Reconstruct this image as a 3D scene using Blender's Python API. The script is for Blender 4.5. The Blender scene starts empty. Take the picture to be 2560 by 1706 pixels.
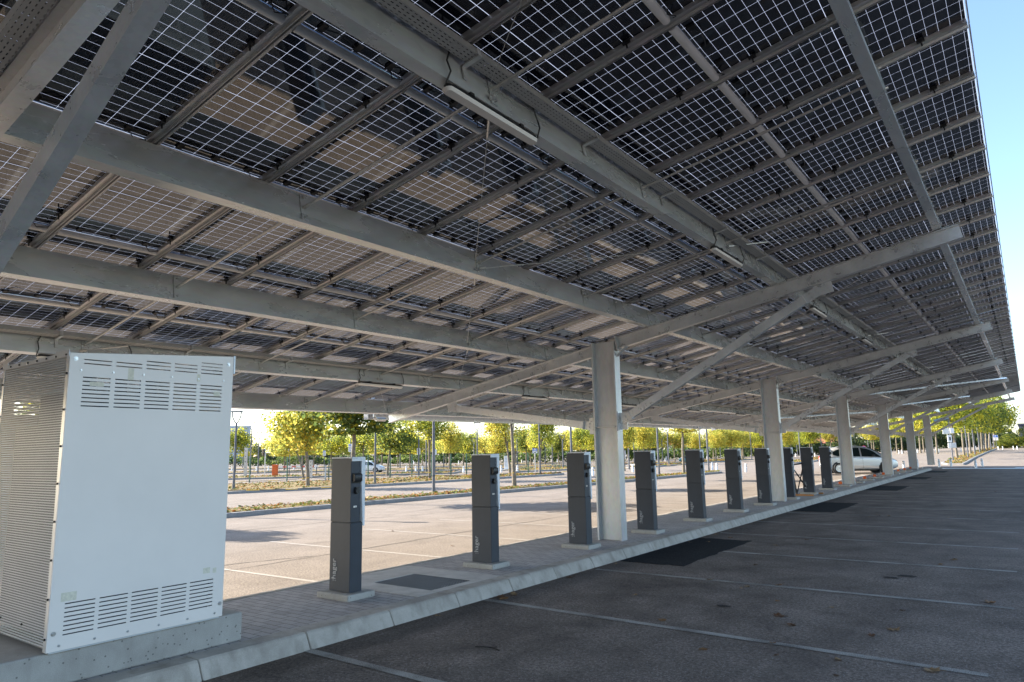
import bpy, bmesh, math, random
import numpy as np
from mathutils import Vector, Matrix, Euler
sc = bpy.context.scene
C = sc.collection
R_ = math.radians

# ------------------------------------------------------------------ camera, sky, sun, exposure
CAMP = Vector((6.2768, -5.1223, 1.6830))
YAW, PITCH, ROLL, FPX = 0.6309, 0.1580, -0.0183, 1737.28
fw = Vector((-math.sin(YAW)*math.cos(PITCH), math.cos(YAW)*math.cos(PITCH), math.sin(PITCH)))
rt0 = Vector((math.cos(YAW), math.sin(YAW), 0)); up0 = rt0.cross(fw)
rt = math.cos(ROLL)*rt0 + math.sin(ROLL)*up0
up = -math.sin(ROLL)*rt0 + math.cos(ROLL)*up0
cam = bpy.data.cameras.new('camera'); co = bpy.data.objects.new('camera', cam); C.objects.link(co)
co.matrix_world = Matrix(((rt.x, up.x, -fw.x, CAMP.x), (rt.y, up.y, -fw.y, CAMP.y), (rt.z, up.z, -fw.z, CAMP.z), (0, 0, 0, 1)))
cam.sensor_fit = 'HORIZONTAL'; cam.sensor_width = 36; cam.lens = FPX/2560*36
cam.clip_start = 0.05; cam.clip_end = 3000
sc.camera = co

SUN_EL = R_(28.0)
SUN_DIR = Vector((-0.975, -0.222, 0)).normalized()          # towards the sun, horizontally
w = bpy.data.worlds.new('World'); sc.world = w; w.use_nodes = True
nt = w.node_tree
sky = nt.nodes.new('ShaderNodeTexSky'); sky.sky_type = 'NISHITA'; sky.sun_disc = False
sky.sun_elevation = SUN_EL; sky.sun_rotation = math.atan2(SUN_DIR.x, SUN_DIR.y)
sky.altitude = 50; sky.air_density = 1.0; sky.dust_density = 1.0; sky.ozone_density = 2.4
bg = nt.nodes['Background']; bg.inputs[1].default_value = 0.125
nt.links.new(sky.outputs[0], bg.inputs[0])
sl = bpy.data.lights.new('sun', 'SUN'); sl.energy = 4.2; sl.angle = R_(0.5); sl.color = (1.0, 0.93, 0.82)
so = bpy.data.objects.new('sun', sl); C.objects.link(so)
ld = -(SUN_DIR*math.cos(SUN_EL) + Vector((0, 0, math.sin(SUN_EL))))
so.rotation_euler = ld.to_track_quat('-Z', 'Y').to_euler()
sc.view_settings.view_transform = 'Standard'; sc.view_settings.look = 'None'
sc.view_settings.exposure = 1.86; sc.view_settings.gamma = 1.0
try:
    sc.cycles.max_bounces = 8; sc.cycles.transparent_max_bounces = 24; sc.cycles.diffuse_bounces = 4
    sc.cycles.caustics_reflective = False; sc.cycles.caustics_refractive = False
    sc.cycles.use_denoising = True
except Exception: pass

# ------------------------------------------------------------------ helpers
def tag(o, label=None, cat=None, group=None, kind=None):
    if label: o['label'] = label
    if cat: o['category'] = cat
    if group: o['group'] = group
    if kind: o['kind'] = kind
    return o

class MB:
    def __init__(s): s.v = []; s.f = []; s.m = []; s.uv = {}
    def quad(s, pts, m=0, uv=None):
        b = len(s.v); s.v += [tuple(p) for p in pts]; s.f.append(tuple(range(b, b+len(pts)))); s.m.append(m)
        if uv: s.uv[len(s.f)-1] = uv
    def ob(s, c, ax, h, m=0):
        """oriented box: centre, three axes, half sizes"""
        c = Vector(c); ax = [Vector(a).normalized() for a in ax]; b = len(s.v)
        for sx in (-1, 1):
            for sy in (-1, 1):
                for sz in (-1, 1):
                    s.v.append(tuple(c + ax[0]*h[0]*sx + ax[1]*h[1]*sy + ax[2]*h[2]*sz))
        flip = ax[0].cross(ax[1]).dot(ax[2]) < 0
        for q in ((0, 1, 3, 2), (4, 6, 7, 5), (0, 4, 5, 1), (2, 3, 7, 6), (0, 2, 6, 4), (1, 5, 7, 3)):
            q = tuple(b+i for i in q); s.f.append(q[::-1] if flip else q); s.m.append(m)
    def box(s, x0, x1, y0, y1, z0, z1, m=0):
        s.ob(((x0+x1)/2, (y0+y1)/2, (z0+z1)/2), ((1, 0, 0), (0, 1, 0), (0, 0, 1)), ((x1-x0)/2, (y1-y0)/2, (z1-z0)/2), m)
    def extr(s, prof, p0, p1, side, upv, m=0, caps=True):
        """closed profile (a along side, b along upv) swept from p0 to p1"""
        p0, p1, side, upv = Vector(p0), Vector(p1), Vector(side).normalized(), Vector(upv).normalized()
        n = len(prof); b = len(s.v)
        for p in (p0, p1):
            for a, c in prof: s.v.append(tuple(p + side*a + upv*c))
        for i in range(n):
            j = (i+1) % n; s.f.append((b+i, b+j, b+n+j, b+n+i)); s.m.append(m)
        if caps:
            s.f.append(tuple(b+i for i in range(n))[::-1]); s.m.append(m)
            s.f.append(tuple(b+n+i for i in range(n))); s.m.append(m)
    def tube(s, p0, p1, r, r1=None, n=10, m=0, caps=True):
        p0, p1 = Vector(p0), Vector(p1); d = (p1-p0).normalized()
        a = d.orthogonal().normalized(); c = d.cross(a); r1 = r if r1 is None else r1; b = len(s.v)
        for p, q in ((p0, r), (p1, r1)):
            for i in range(n):
                t = 2*math.pi*i/n; s.v.append(tuple(p + a*q*math.cos(t) + c*q*math.sin(t)))
        for i in range(n):
            j = (i+1) % n; s.f.append((b+i, b+j, b+n+j, b+n+i)); s.m.append(m)
        if caps:
            s.f.append(tuple(b+i for i in range(n))[::-1]); s.m.append(m)
            s.f.append(tuple(b+n+i for i in range(n))); s.m.append(m)
    def path(s, pts, r, n=8, m=0):
        for a, c in zip(pts[:-1], pts[1:]): s.tube(a, c, r, n=n, m=m)
    def lathe(s, prof, o=(0, 0, 0), n=16, m=0):
        b = len(s.v); o = Vector(o)
        for r, z in prof:
            for i in range(n):
                t = 2*math.pi*i/n; s.v.append((o.x+r*math.cos(t), o.y+r*math.sin(t), o.z+z))
        for k in range(len(prof)-1):
            for i in range(n):
                j = (i+1) % n; s.f.append((b+k*n+i, b+k*n+j, b+(k+1)*n+j, b+(k+1)*n+i)); s.m.append(m)
        s.f.append(tuple(b+i for i in range(n))[::-1]); s.m.append(m)
        k = (len(prof)-1)*n; s.f.append(tuple(b+k+i for i in range(n))); s.m.append(m)
    def mesh(s, name, mats, smooth=None):
        me = bpy.data.meshes.new(name); me.from_pydata(s.v, [], s.f)
        for m in (mats if isinstance(mats, (list, tuple)) else [mats]): me.materials.append(m)
        me.polygons.foreach_set('material_index', s.m)
        if s.uv:
            u = me.uv_layers.new(name='UVMap')
            for fi, uv in s.uv.items():
                for li, t in zip(me.polygons[fi].loop_indices, uv): u.data[li].uv = t
        me.update()
        if smooth is not None:
            me.polygons.foreach_set('use_smooth', [True]*len(me.polygons))
            try: me.set_sharp_from_angle(angle=R_(smooth))
            except Exception: pass
        return me
    def build(s, name, mats, parent=None, smooth=None, bevel=0, loc=None):
        o = bpy.data.objects.new(name, s.mesh(name, mats, smooth)); C.objects.link(o)
        if parent: o.parent = parent
        if loc: o.location = loc
        if bevel:
            b = o.modifiers.new('bevel', 'BEVEL'); b.width = bevel; b.segments = 2; b.limit_method = 'ANGLE'; b.angle_limit = R_(40)
        return o

def empty(name, loc=(0, 0, 0), rz=0, label=None, cat=None, group=None):
    o = bpy.data.objects.new(name, None); C.objects.link(o); o.location = loc; o.rotation_euler = (0, 0, rz)
    o.empty_display_size = .1
    return tag(o, label, cat, group)

KIDS = {}
def copy_tree(o, parent=None, kids=None):
    c = o.copy(); C.objects.link(c)
    if parent is not None: c.parent = parent
    for ch in (kids[o.name] if o.name in kids else []): copy_tree(ch, c, kids)
    return c
def kidmap():
    k = {}
    for o in C.objects:
        if o.parent: k.setdefault(o.parent.name, []).append(o)
    return k
def dup(o, loc=None, rz=None, label=None, group=None, scale=None):
    c = copy_tree(o, None, kidmap())
    if loc is not None: c.location = loc
    if rz is not None: c.rotation_euler = (0, 0, rz)
    if scale is not None: c.scale = scale if hasattr(scale, '__len__') else (scale,)*3
    return tag(c, label, None, group)

ORD = ['', 'second', 'third', 'fourth', 'fifth', 'sixth', 'seventh', 'eighth', 'ninth', 'tenth', 'eleventh', 'twelfth', 'thirteenth', 'fourteenth',
       'fifteenth', 'sixteenth', 'seventeenth', 'eighteenth', 'nineteenth', 'twentieth', 'twenty-first', 'twenty-second', 'twenty-third', 'twenty-fourth',
       'twenty-fifth', 'twenty-sixth', 'twenty-seventh', 'twenty-eighth', 'twenty-ninth', 'thirtieth']
def ordn(i): return 'first' if i == 0 else (ORD[i] if i < 30 else 'thirty-'+ORD[i-29].replace('second', 'second') if i < 39 else f'number {i+1}')
POSTX = None
def between(p):
    """where a far thing shows, named by the charging posts in front of it"""
    xs = [imgx((x+.17, y+.1, 1)) for x, y in ((-.135, .135), (-.05, 2.52), (.12, 4.77), (.19, 7.1), (.19, 9.57), (.18, 12.05), (.22, 14.3), (.2, 16.75), (.18, 19.25), (.19, 21.8))]; x = imgx(p)
    n = sum(1 for q in xs if q < x)
    if n == 0: return 'left of first charging post'
    if n == 10: return 'right of last charging post'
    return f'between {ordn(n-1)} and {ordn(n)} charging posts'
def imgx(p):
    d = Vector(p) - CAMP
    return d.dot(rt)/max(.01, d.dot(fw))*FPX + 1280
def imgy(p):
    d = Vector(p) - CAMP
    return 853 - d.dot(up)/max(.01, d.dot(fw))*FPX

# ------------------------------------------------------------------ materials
def new_mat(name):
    m = bpy.data.materials.new(name); m.use_nodes = True
    return m, m.node_tree, m.node_tree.nodes['Principled BSDF']
def N(t, typ, **kw):
    n = t.nodes.new(typ)
    for k, v in kw.items(): setattr(n, k, v)
    return n
def L(t, a, b): t.links.new(a, b)
def math_(t, op, a, b=None, c=None):
    n = N(t, 'ShaderNodeMath', operation=op)
    for i, x in enumerate((a, b, c)):
        if x is None: continue
        if isinstance(x, (int, float)): n.inputs[i].default_value = x
        else: L(t, x, n.inputs[i])
    return n.outputs[0]
def ramp(t, fac, stops):
    r = N(t, 'ShaderNodeValToRGB'); e = r.color_ramp.elements
    while len(e) < len(stops): e.new(.5)
    for i, (p, c) in enumerate(stops): e[i].position = p; e[i].color = (*c, 1)
    L(t, fac, r.inputs[0]); return r.outputs[0]
def coord(t, kind='Object', scale=(1, 1, 1), rot=(0, 0, 0)):
    tc = N(t, 'ShaderNodeTexCoord'); mp = N(t, 'ShaderNodeMapping'); mp.inputs['Scale'].default_value = scale; mp.inputs['Rotation'].default_value = rot
    L(t, tc.outputs[kind], mp.inputs['Vector']); return mp.outputs[0]
def noise(t, vec, scale, detail=4, rough=.55, dist=0):
    n = N(t, 'ShaderNodeTexNoise'); n.inputs['Scale'].default_value = scale; n.inputs['Detail'].default_value = detail
    n.inputs['Roughness'].default_value = rough; n.inputs['Distortion'].default_value = dist
    L(t, vec, n.inputs['Vector']); return n.outputs[0]
def mix(t, fac, a, b, mode='MIX'):
    n = N(t, 'ShaderNodeMix', data_type='RGBA', blend_type=mode)
    for idx, x in ((0, fac), (6, a), (7, b)):
        if isinstance(x, (int, float)): n.inputs[idx].default_value = x
        elif isinstance(x, tuple): n.inputs[idx].default_value = (*x, 1)
        else: L(t, x, n.inputs[idx])
    return n.outputs[2]
def bump(t, b, h, strength=.3, dist=.01):
    n = N(t, 'ShaderNodeBump'); n.inputs['Strength'].default_value = strength; n.inputs['Distance'].default_value = dist
    L(t, h, n.inputs['Height']); L(t, n.outputs[0], b.inputs['Normal'])
def plain(name, col, rough=.5, metal=0, var=.12, scale=6, spec=.5, bumpy=0):
    m, t, b = new_mat(name); v = coord(t)
    n = noise(t, v, scale, 5); d = tuple(c*(1-var) for c in col); u = tuple(min(1, c*(1+var)) for c in col)
    L(t, ramp(t, n, [(.3, d), (.7, u)]), b.inputs['Base Color'])
    b.inputs['Roughness'].default_value = rough; b.inputs['Metallic'].default_value = metal; b.inputs['Specular IOR Level'].default_value = spec
    if bumpy: bump(t, b, noise(t, v, scale*12, 3), bumpy, .003)
    return m
def galvanised(name, a, b_, metal=.55, rough=.42, stretch=(1, 1, 1), scale=5):
    m, t, b = new_mat(name); v = coord(t, scale=stretch)
    n1 = noise(t, v, scale, 6, .6, .4); n2 = noise(t, v, scale*.25, 3)
    vo = N(t, 'ShaderNodeTexVoronoi'); vo.inputs['Scale'].default_value = scale*9; L(t, v, vo.inputs['Vector'])
    c = mix(t, .1, ramp(t, n1, [(.2, a), (.8, b_)]), vo.outputs['Color'], 'OVERLAY')
    c = mix(t, math_(t, 'MULTIPLY', n2, .3), c, tuple(x*1.1 for x in b_))
    hs = N(t, 'ShaderNodeHueSaturation'); hs.inputs['Saturation'].default_value = .45; L(t, c, hs.inputs['Color'])
    L(t, hs.outputs[0], b.inputs['Base Color']); b.inputs['Metallic'].default_value = metal
    L(t, ramp(t, n1, [(.3, (rough-.08,)*3), (.7, (rough+.14,)*3)]), b.inputs['Roughness'])
    return m

def asphalt(name, lo, hi, speck, crack=True, edge=None):
    m, t, b = new_mat(name); v = coord(t)
    fine = math_(t, 'ADD', math_(t, 'MULTIPLY', noise(t, v, 110, 2, .7), .45), math_(t, 'MULTIPLY', noise(t, v, 34, 4, .75), .55)); mid = noise(t, v, 1.1, 6, .6, .3); big = noise(t, v, .17, 3)
    c = ramp(t, mid, [(.3, lo), (.72, hi)])
    c = mix(t, math_(t, 'MULTIPLY', big, .5), c, tuple(x*.72 for x in lo))
    c = mix(t, .75, c, ramp(t, fine, [(.38, (.14,)*3), (.5, (.5,)*3), (.61, (.92,)*3)]), 'OVERLAY')
    vo = N(t, 'ShaderNodeTexVoronoi'); vo.inputs['Scale'].default_value = 60; L(t, v, vo.inputs['Vector'])
    sp = N(t, 'ShaderNodeSeparateColor'); L(t, vo.outputs['Color'], sp.inputs[0])
    dots = math_(t, 'MULTIPLY', math_(t, 'LESS_THAN', vo.outputs['Distance'], .33), math_(t, 'GREATER_THAN', sp.outputs[0], .86))
    c = mix(t, math_(t, 'MULTIPLY', dots, .5), c, speck)
    wv = coord(t, scale=(.9, .12, 1)); st = noise(t, wv, 1.3, 5, .6, .6)
    c = mix(t, ramp(t, st, [(.56, (0,)*3), (.7, (.38,)*3)]), c, tuple(x*.62 for x in lo))
    pale = noise(t, coord(t, scale=(1, 1, 1)), .8, 4, .6)
    c = mix(t, ramp(t, pale, [(.6, (0,)*3), (.8, (.3,)*3)]), c, tuple(x*1.35 for x in hi))
    if crack:
        cv = N(t, 'ShaderNodeTexVoronoi', feature='DISTANCE_TO_EDGE'); cv.inputs['Scale'].default_value = .22
        wob = N(t, 'ShaderNodeVectorMath', operation='ADD'); nz = N(t, 'ShaderNodeTexNoise'); nz.inputs['Scale'].default_value = 1.4; nz.inputs['Detail'].default_value = 5
        L(t, v, nz.inputs['Vector']); L(t, v, wob.inputs[0]); L(t, nz.outputs['Color'], wob.inputs[1]); L(t, wob.outputs[0], cv.inputs['Vector'])
        k = math_(t, 'MULTIPLY', math_(t, 'LESS_THAN', cv.outputs['Distance'], .002), math_(t, 'MULTIPLY', big, .45))
        c = mix(t, k, c, tuple(x*.4 for x in lo))
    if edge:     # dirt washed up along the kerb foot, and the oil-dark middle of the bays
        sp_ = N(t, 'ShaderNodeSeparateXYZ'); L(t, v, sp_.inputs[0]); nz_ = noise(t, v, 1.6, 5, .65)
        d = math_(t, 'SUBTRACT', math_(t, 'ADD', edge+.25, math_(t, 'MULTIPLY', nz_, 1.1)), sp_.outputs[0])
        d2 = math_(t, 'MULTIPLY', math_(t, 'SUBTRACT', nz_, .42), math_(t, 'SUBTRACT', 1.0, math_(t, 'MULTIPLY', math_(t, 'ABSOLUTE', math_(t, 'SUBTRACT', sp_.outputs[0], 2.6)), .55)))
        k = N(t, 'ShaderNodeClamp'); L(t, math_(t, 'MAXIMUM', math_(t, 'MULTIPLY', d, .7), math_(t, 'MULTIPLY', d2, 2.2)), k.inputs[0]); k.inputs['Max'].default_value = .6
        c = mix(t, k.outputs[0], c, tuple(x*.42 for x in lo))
    L(t, c, b.inputs['Base Color']); b.inputs['Roughness'].default_value = .92; b.inputs['Specular IOR Level'].default_value = .1
    bump(t, b, fine, .5, .004)
    return m

M = {}
M['lot'] = asphalt('worn_asphalt', (.225, .186, .152), (.318, .266, .222), (.5, .45, .4))
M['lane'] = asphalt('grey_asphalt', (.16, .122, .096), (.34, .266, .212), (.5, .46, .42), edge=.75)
M['stain'] = asphalt('oil_darkened_asphalt', (.05, .042, .036), (.085, .07, .06), (.2, .18, .17), crack=False)
M['seam'] = plain('tar_seam', (.14, .115, .09), .9, 0, .3, 30)
CRACK1, CRACK2, CRACK3 = [(-3.6, -4), (-3.62, 1.5), (-3.61, 4.3), (-3.68, 6.2), (-3.6, 14)], [(-8.6, 2), (-8.3, 7.9), (-7.56, 9.0), (-7.34, 11.3), (-7.3, 20)], [(-4.4, -3), (-4.15, 1.38), (-3.6, 2.9)]
M['patch'] = asphalt('fresh_asphalt', (.02, .02, .021), (.034, .033, .033), (.12, .12, .12), crack=False)

def paint_line():
    m, t, b = new_mat('worn_white_paint'); v = coord(t)
    n = noise(t, v, 120, 3, .7); n2 = noise(t, v, 2.2, 4)
    f = math_(t, 'ADD', math_(t, 'MULTIPLY', n, .7), math_(t, 'MULTIPLY', n2, .5))
    L(t, ramp(t, f, [(.52, (.15, .125, .10)), (.62, (.40, .35, .29)), (.78, (.56, .50, .43))]), b.inputs['Base Color']); b.inputs['Roughness'].default_value = .8
    return m
M['line'] = paint_line()
M['line_faint'] = plain('faded_paint', (.37, .325, .28), .85, var=.22, scale=40)

def concrete(name, lo, hi, stain=.25, pits=True):
    m, t, b = new_mat(name); v = coord(t)
    n1 = noise(t, v, 3.2, 7, .62, .3); n2 = noise(t, coord(t, scale=(1, 1, .25)), 6, 4); f = noise(t, v, 150, 2)
    c = ramp(t, n1, [(.28, lo), (.72, hi)])
    c = mix(t, ramp(t, n2, [(.5, (0,)*3), (.75, (stain,)*3)]), c, tuple(x*.55 for x in (lo[0], lo[1]*.97, lo[2]*.88)))
    c = mix(t, .3, c, ramp(t, f, [(.3, (.35,)*3), (.7, (.65,)*3)]), 'OVERLAY')
    if pits:
        vo = N(t, 'ShaderNodeTexVoronoi'); vo.inputs['Scale'].default_value = 30; L(t, v, vo.inputs['Vector'])
        sp = N(t, 'ShaderNodeSeparateColor'); L(t, vo.outputs['Color'], sp.inputs[0])
        d = math_(t, 'MULTIPLY', math_(t, 'LESS_THAN', vo.outputs['Distance'], .2), math_(t, 'GREATER_THAN', sp.outputs[0], .86))
        c = mix(t, math_(t, 'MULTIPLY', d, .7), c, tuple(x*.3 for x in lo))
    L(t, c, b.inputs['Base Color']); b.inputs['Roughness'].default_value = .85; b.inputs['Specular IOR Level'].default_value = .3
    bump(t, b, n1, .25, .01)
    return m
M['kerb'] = concrete('kerb_concrete', (.35, .305, .255), (.54, .48, .41), .65, False)
M['conc'] = concrete('plinth_concrete', (.33, .305, .27), (.46, .43, .385), .3)
M['slab'] = concrete('slab_concrete', (.50, .455, .40), (.66, .61, .55), .35, False)
M['stripkerb'] = concrete('grey_kerb', (.24, .23, .225), (.33, .32, .31), .4, False)

def pavers():
    m, t, b = new_mat('grey_pavers'); v = coord(t, rot=(0, 0, 0))
    br = N(t, 'ShaderNodeTexBrick'); br.inputs['Scale'].default_value = 1; br.inputs['Brick Width'].default_value = .2; br.inputs['Row Height'].default_value = .1
    br.inputs['Mortar Size'].default_value = .0045; br.inputs['Mortar Smooth'].default_value = .2; br.inputs['Bias'].default_value = 0
    br.inputs['Color1'].default_value = (.40, .355, .325, 1); br.inputs['Color2'].default_value = (.50, .45, .415, 1); br.inputs['Mortar'].default_value = (.13, .12, .11, 1)
    L(t, v, br.inputs['Vector'])
    c = mix(t, .35, br.outputs['Color'], ramp(t, noise(t, v, 90, 3), [(.3, (.3,)*3), (.7, (.7,)*3)]), 'OVERLAY')
    c = mix(t, ramp(t, noise(t, v, 1.1, 5), [(.5, (0,)*3), (.75, (.35,)*3)]), c, (.17, .15, .13))
    L(t, c, b.inputs['Base Color']); b.inputs['Roughness'].default_value = .85
    bump(t, b, br.outputs['Fac'], -.6, .006)
    return m
M['pavers'] = pavers()

M['galv'] = galvanised('galvanised_steel', (.46, .465, .465), (.68, .685, .685), .55, .3)
M['galv_col'] = galvanised('galvanised_column', (.42, .42, .415), (.66, .66, .65), .45, .36, (1, 1, .4), 3)
M['purlin'] = galvanised('galvanised_purlin', (.43, .475, .465), (.66, .70, .685), .58, .25, (1, .3, 1), 3)
M['rail'] = galvanised('mounting_rail', (.40, .385, .37), (.54, .52, .50), .5, .3, (.3, 1, 1), 4)
M['bar'] = plain('painted_aluminium', (.8, .79, .77), .5, .0, .06, 4)
M['rod'] = plain('zinc_rod', (.5, .49, .47), .4, .6, .15, 20)
M['bolt'] = plain('bright_bolt', (.55, .55, .54), .3, .8, .1, 30)
M['black'] = plain('black_plastic', (.014, .014, .015), .45, 0, .2, 20)
M['rubber'] = plain('black_rubber', (.02, .02, .02), .8, 0, .2, 20)
M['char'] = plain('charcoal_powder_coat', (.034, .040, .052), .5, .0, .1, 7)
M['char_low'] = plain('charcoal_powder_coat_lower', (.029, .036, .049), .5, .0, .1, 7)
M['trim'] = plain('white_painted_trim', (.78, .79, .8), .4, 0, .04, 5)
M['letter'] = plain('silver_lettering', (.42, .43, .44), .5, .2, .05, 20)
M['silver'] = plain('silver_metal', (.6, .6, .6), .3, .9, .05, 10)
M['white'] = plain('white_plastic', (.8, .8, .79), .45, 0, .05, 8)
M['diffuser'] = plain('lamp_diffuser', (.66, .63, .59), .35, 0, .06, 3)
M['orange'] = plain('orange_plastic', (.75, .13, .015), .5, 0, .1, 12)
M['red'] = plain('red_paint', (.55, .03, .03), .45, 0, .08, 12)
M['blue'] = plain('blue_paint', (.02, .12, .52), .4, 0, .06, 12)
M['green'] = plain('green_metal', (.01, .07, .045), .45, .1, .12, 12)
M['lamp'] = plain('grey_lamp_post', (.13, .135, .155), .45, .3, .12, 6)
M['wood'] = plain('raw_timber', (.42, .19, .06), .7, 0, .25, 14)
M['grate'] = plain('grate_steel', (.085, .08, .078), .55, .3, .2, 20)
M['rust'] = plain('dark_steel', (.035, .033, .03), .6, .4, .25, 14)
M['cable'] = plain('red_cable', (.12, .035, .02), .6, 0, .2, 30)
M['yellow'] = plain('yellow_tape', (.85, .5, .01), .5, 0, .06, 12)
M['bark'] = plain('plane_bark', (.20, .165, .12), .85, 0, .4, 9, bumpy=.4)
M['tape'] = plain('tape_residue', (.72, .67, .53), .6, 0, .12, 60)
M['twig'] = plain('dark_twig', (.03, .022, .016), .8)
M['roofred'] = plain('red_roof_tile', (.42, .15, .09), .8, 0, .2, 3)
M['render'] = plain('pale_render', (.62, .57, .5), .8, 0, .1, 1)
M['darkwall'] = plain('dark_cladding', (.045, .05, .075), .6, .2, .1, 1)
M['cladding'] = None
def corr():
    m, t, b = new_mat('corrugated_cladding'); v = coord(t)
    wv = N(t, 'ShaderNodeTexWave', wave_type='BANDS', bands_direction='X'); wv.inputs['Scale'].default_value = .4; L(t, v, wv.inputs['Vector'])
    L(t, ramp(t, wv.outputs['Fac'], [(.1, (.36, .39, .46)), (.5, (.46, .49, .56))]), b.inputs['Base Color']); b.inputs['Roughness'].default_value = .5
    bump(t, b, wv.outputs['Fac'], .5, .05); return m
M['cladding'] = corr()
def glassm(name, col=(.02, .025, .03), tr=.0):
    m, t, b = new_mat(name); b.inputs['Base Color'].default_value = (*col, 1); b.inputs['Roughness'].default_value = .03
    b.inputs['Transmission Weight'].default_value = tr; b.inputs['IOR'].default_value = 1.45
    n = noise(t, coord(t), 3); bump(t, b, n, .02, .01); return m
M['glass'] = glassm('dark_glass', (.012, .02, .02))
M['clear'] = glassm('clear_glass', (.8, .85, .85), .9)
def carpaint(name, col, metal=.6):
    m, t, b = new_mat(name); L(t, mix(t, noise(t, coord(t), 400, 2), tuple(c*.92 for c in col), col), b.inputs['Base Color'])
    b.inputs['Metallic'].default_value = metal; b.inputs['Roughness'].default_value = .32; b.inputs['Coat Weight'].default_value = .8; b.inputs['Coat Roughness'].default_value = .04
    return m
M['silverpaint'] = carpaint('silver_car_paint', (.7, .69, .68), .4)
M['whitepaint'] = carpaint('white_car_paint', (.75, .78, .8), .05)
M['tealpaint'] = carpaint('teal_car_paint', (.02, .2, .24), .3)

# bifacial solar laminate: dark half cells, clear seams (UV in metres)
PL, PW = 1.7592, .985
def panel_mats():
    def seams(t):
        tc = N(t, 'ShaderNodeUVMap'); tc.uv_map = 'UVMap'; sp = N(t, 'ShaderNodeSeparateXYZ'); L(t, tc.outputs[0], sp.inputs[0])
        u, v = sp.outputs[0], sp.outputs[1]
        cu = .0425; pu = math_(t, 'PINGPONG', math_(t, 'SUBTRACT', u, PL/2), cu)
        cv = .0795; pv = math_(t, 'PINGPONG', math_(t, 'SUBTRACT', v, PW/2), cv)
        ln = math_(t, 'MAXIMUM', math_(t, 'LESS_THAN', pu, .0009), math_(t, 'LESS_THAN', pv, .0011))
        ln = math_(t, 'MAXIMUM', ln, math_(t, 'LESS_THAN', math_(t, 'ADD', pu, pv), .0038))
        ln = math_(t, 'MAXIMUM', ln, math_(t, 'LESS_THAN', math_(t, 'ABSOLUTE', math_(t, 'SUBTRACT', u, PL/2)), .002))
        ln = math_(t, 'MAXIMUM', ln, math_(t, 'GREATER_THAN', math_(t, 'ABSOLUTE', math_(t, 'SUBTRACT', u, PL/2)), PL/2-.005))
        ln = math_(t, 'MAXIMUM', ln, math_(t, 'GREATER_THAN', math_(t, 'ABSOLUTE', math_(t, 'SUBTRACT', v, PW/2)), cv*6+.005))
        return ln, u, v
    m, t, b = new_mat('bifacial_cells'); out = t.nodes['Material Output']
    ln, u, v = seams(t)
    bus = math_(t, 'LESS_THAN', math_(t, 'PINGPONG', v, .008), .0011)
    cellv = mix(t, noise(t, coord(t, 'Object'), 1.2, 2), (.006, .008, .016), (.010, .013, .024))
    L(t, mix(t, math_(t, 'MULTIPLY', bus, .35), cellv, (.10, .10, .10)), b.inputs['Base Color'])
    b.inputs['Roughness'].default_value = .035; b.inputs['IOR'].default_value = 1.8; b.inputs['Specular IOR Level'].default_value = .5
    nz = noise(t, coord(t, 'Object'), 2.5, 2); bump(t, b, nz, .03, .01)
    tl = N(t, 'ShaderNodeBsdfTranslucent'); tl.inputs[0].default_value = (.21, .23, .29, 1)
    mx = tl
    ms = N(t, 'ShaderNodeMixShader'); L(t, ln, ms.inputs[0]); L(t, b.outputs[0], ms.inputs[1]); L(t, mx.outputs[0], ms.inputs[2])
    L(t, ms.outputs[0], out.inputs[0])
    m2, t2, b2 = new_mat('clear_front_glass'); out2 = t2.nodes['Material Output']
    b2.inputs['Base Color'].default_value = (.02, .02, .03, 1); b2.inputs['Roughness'].default_value = .05
    tr2 = N(t2, 'ShaderNodeBsdfTransparent'); ms2 = N(t2, 'ShaderNodeMixShader'); ms2.inputs[0].default_value = .93; L(t2, b2.outputs[0], ms2.inputs[1]); L(t2, tr2.outputs[0], ms2.inputs[2])
    L(t2, ms2.outputs[0], out2.inputs[0])
    return m, m2
M['cells'], M['front'] = panel_mats()

def perforated(name, col, pu, pv, hu, hv, axis_u, axis_v):
    """sheet metal with a regular grid of real (transparent) slots, laid out in object metres"""
    m, t, b = new_mat(name); out = t.nodes['Material Output']
    tc = N(t, 'ShaderNodeTexCoord'); sp = N(t, 'ShaderNodeSeparateXYZ'); L(t, tc.outputs['Object'], sp.inputs[0])
    a = math_(t, 'LESS_THAN', math_(t, 'PINGPONG', sp.outputs[axis_u], pu/2), hu/2)
    c = math_(t, 'LESS_THAN', math_(t, 'PINGPONG', sp.outputs[axis_v], pv/2), hv/2)
    hole = math_(t, 'MULTIPLY', a, c)
    n = noise(t, coord(t), 5); L(t, ramp(t, n, [(.3, tuple(x*.93 for x in col)), (.7, col)]), b.inputs['Base Color'])
    b.inputs['Roughness'].default_value = .5; b.inputs['Metallic'].default_value = .05
    tr = N(t, 'ShaderNodeBsdfTransparent'); ms = N(t, 'ShaderNodeMixShader'); L(t, hole, ms.inputs[0]); L(t, b.outputs[0], ms.inputs[1]); L(t, tr.outputs[0], ms.inputs[2])
    L(t, ms.outputs[0], out.inputs[0]); return m
M['perf'] = perforated('perforated_sheet', (.62, .625, .63), .0105, .0178, .0090, .0106, 0, 2)
M['cabwhite'] = plain('pale_grey_enamel', (.84, .77, .70), .38, .0, .03, 2)
M['cabframe'] = plain('zinc_frame', (.55, .57, .59), .4, .5, .06, 8)
M['inside'] = plain('dark_equipment', (.06, .06, .06), .6, .1, .2, 4)
M['tray'] = perforated('perforated_tray', (.42, .42, .415), .045, .027, .024, .007, 1, 0)
M['tray_x'] = perforated('perforated_tray_across', (.42, .42, .415), .045, .027, .024, .007, 0, 1)
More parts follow.
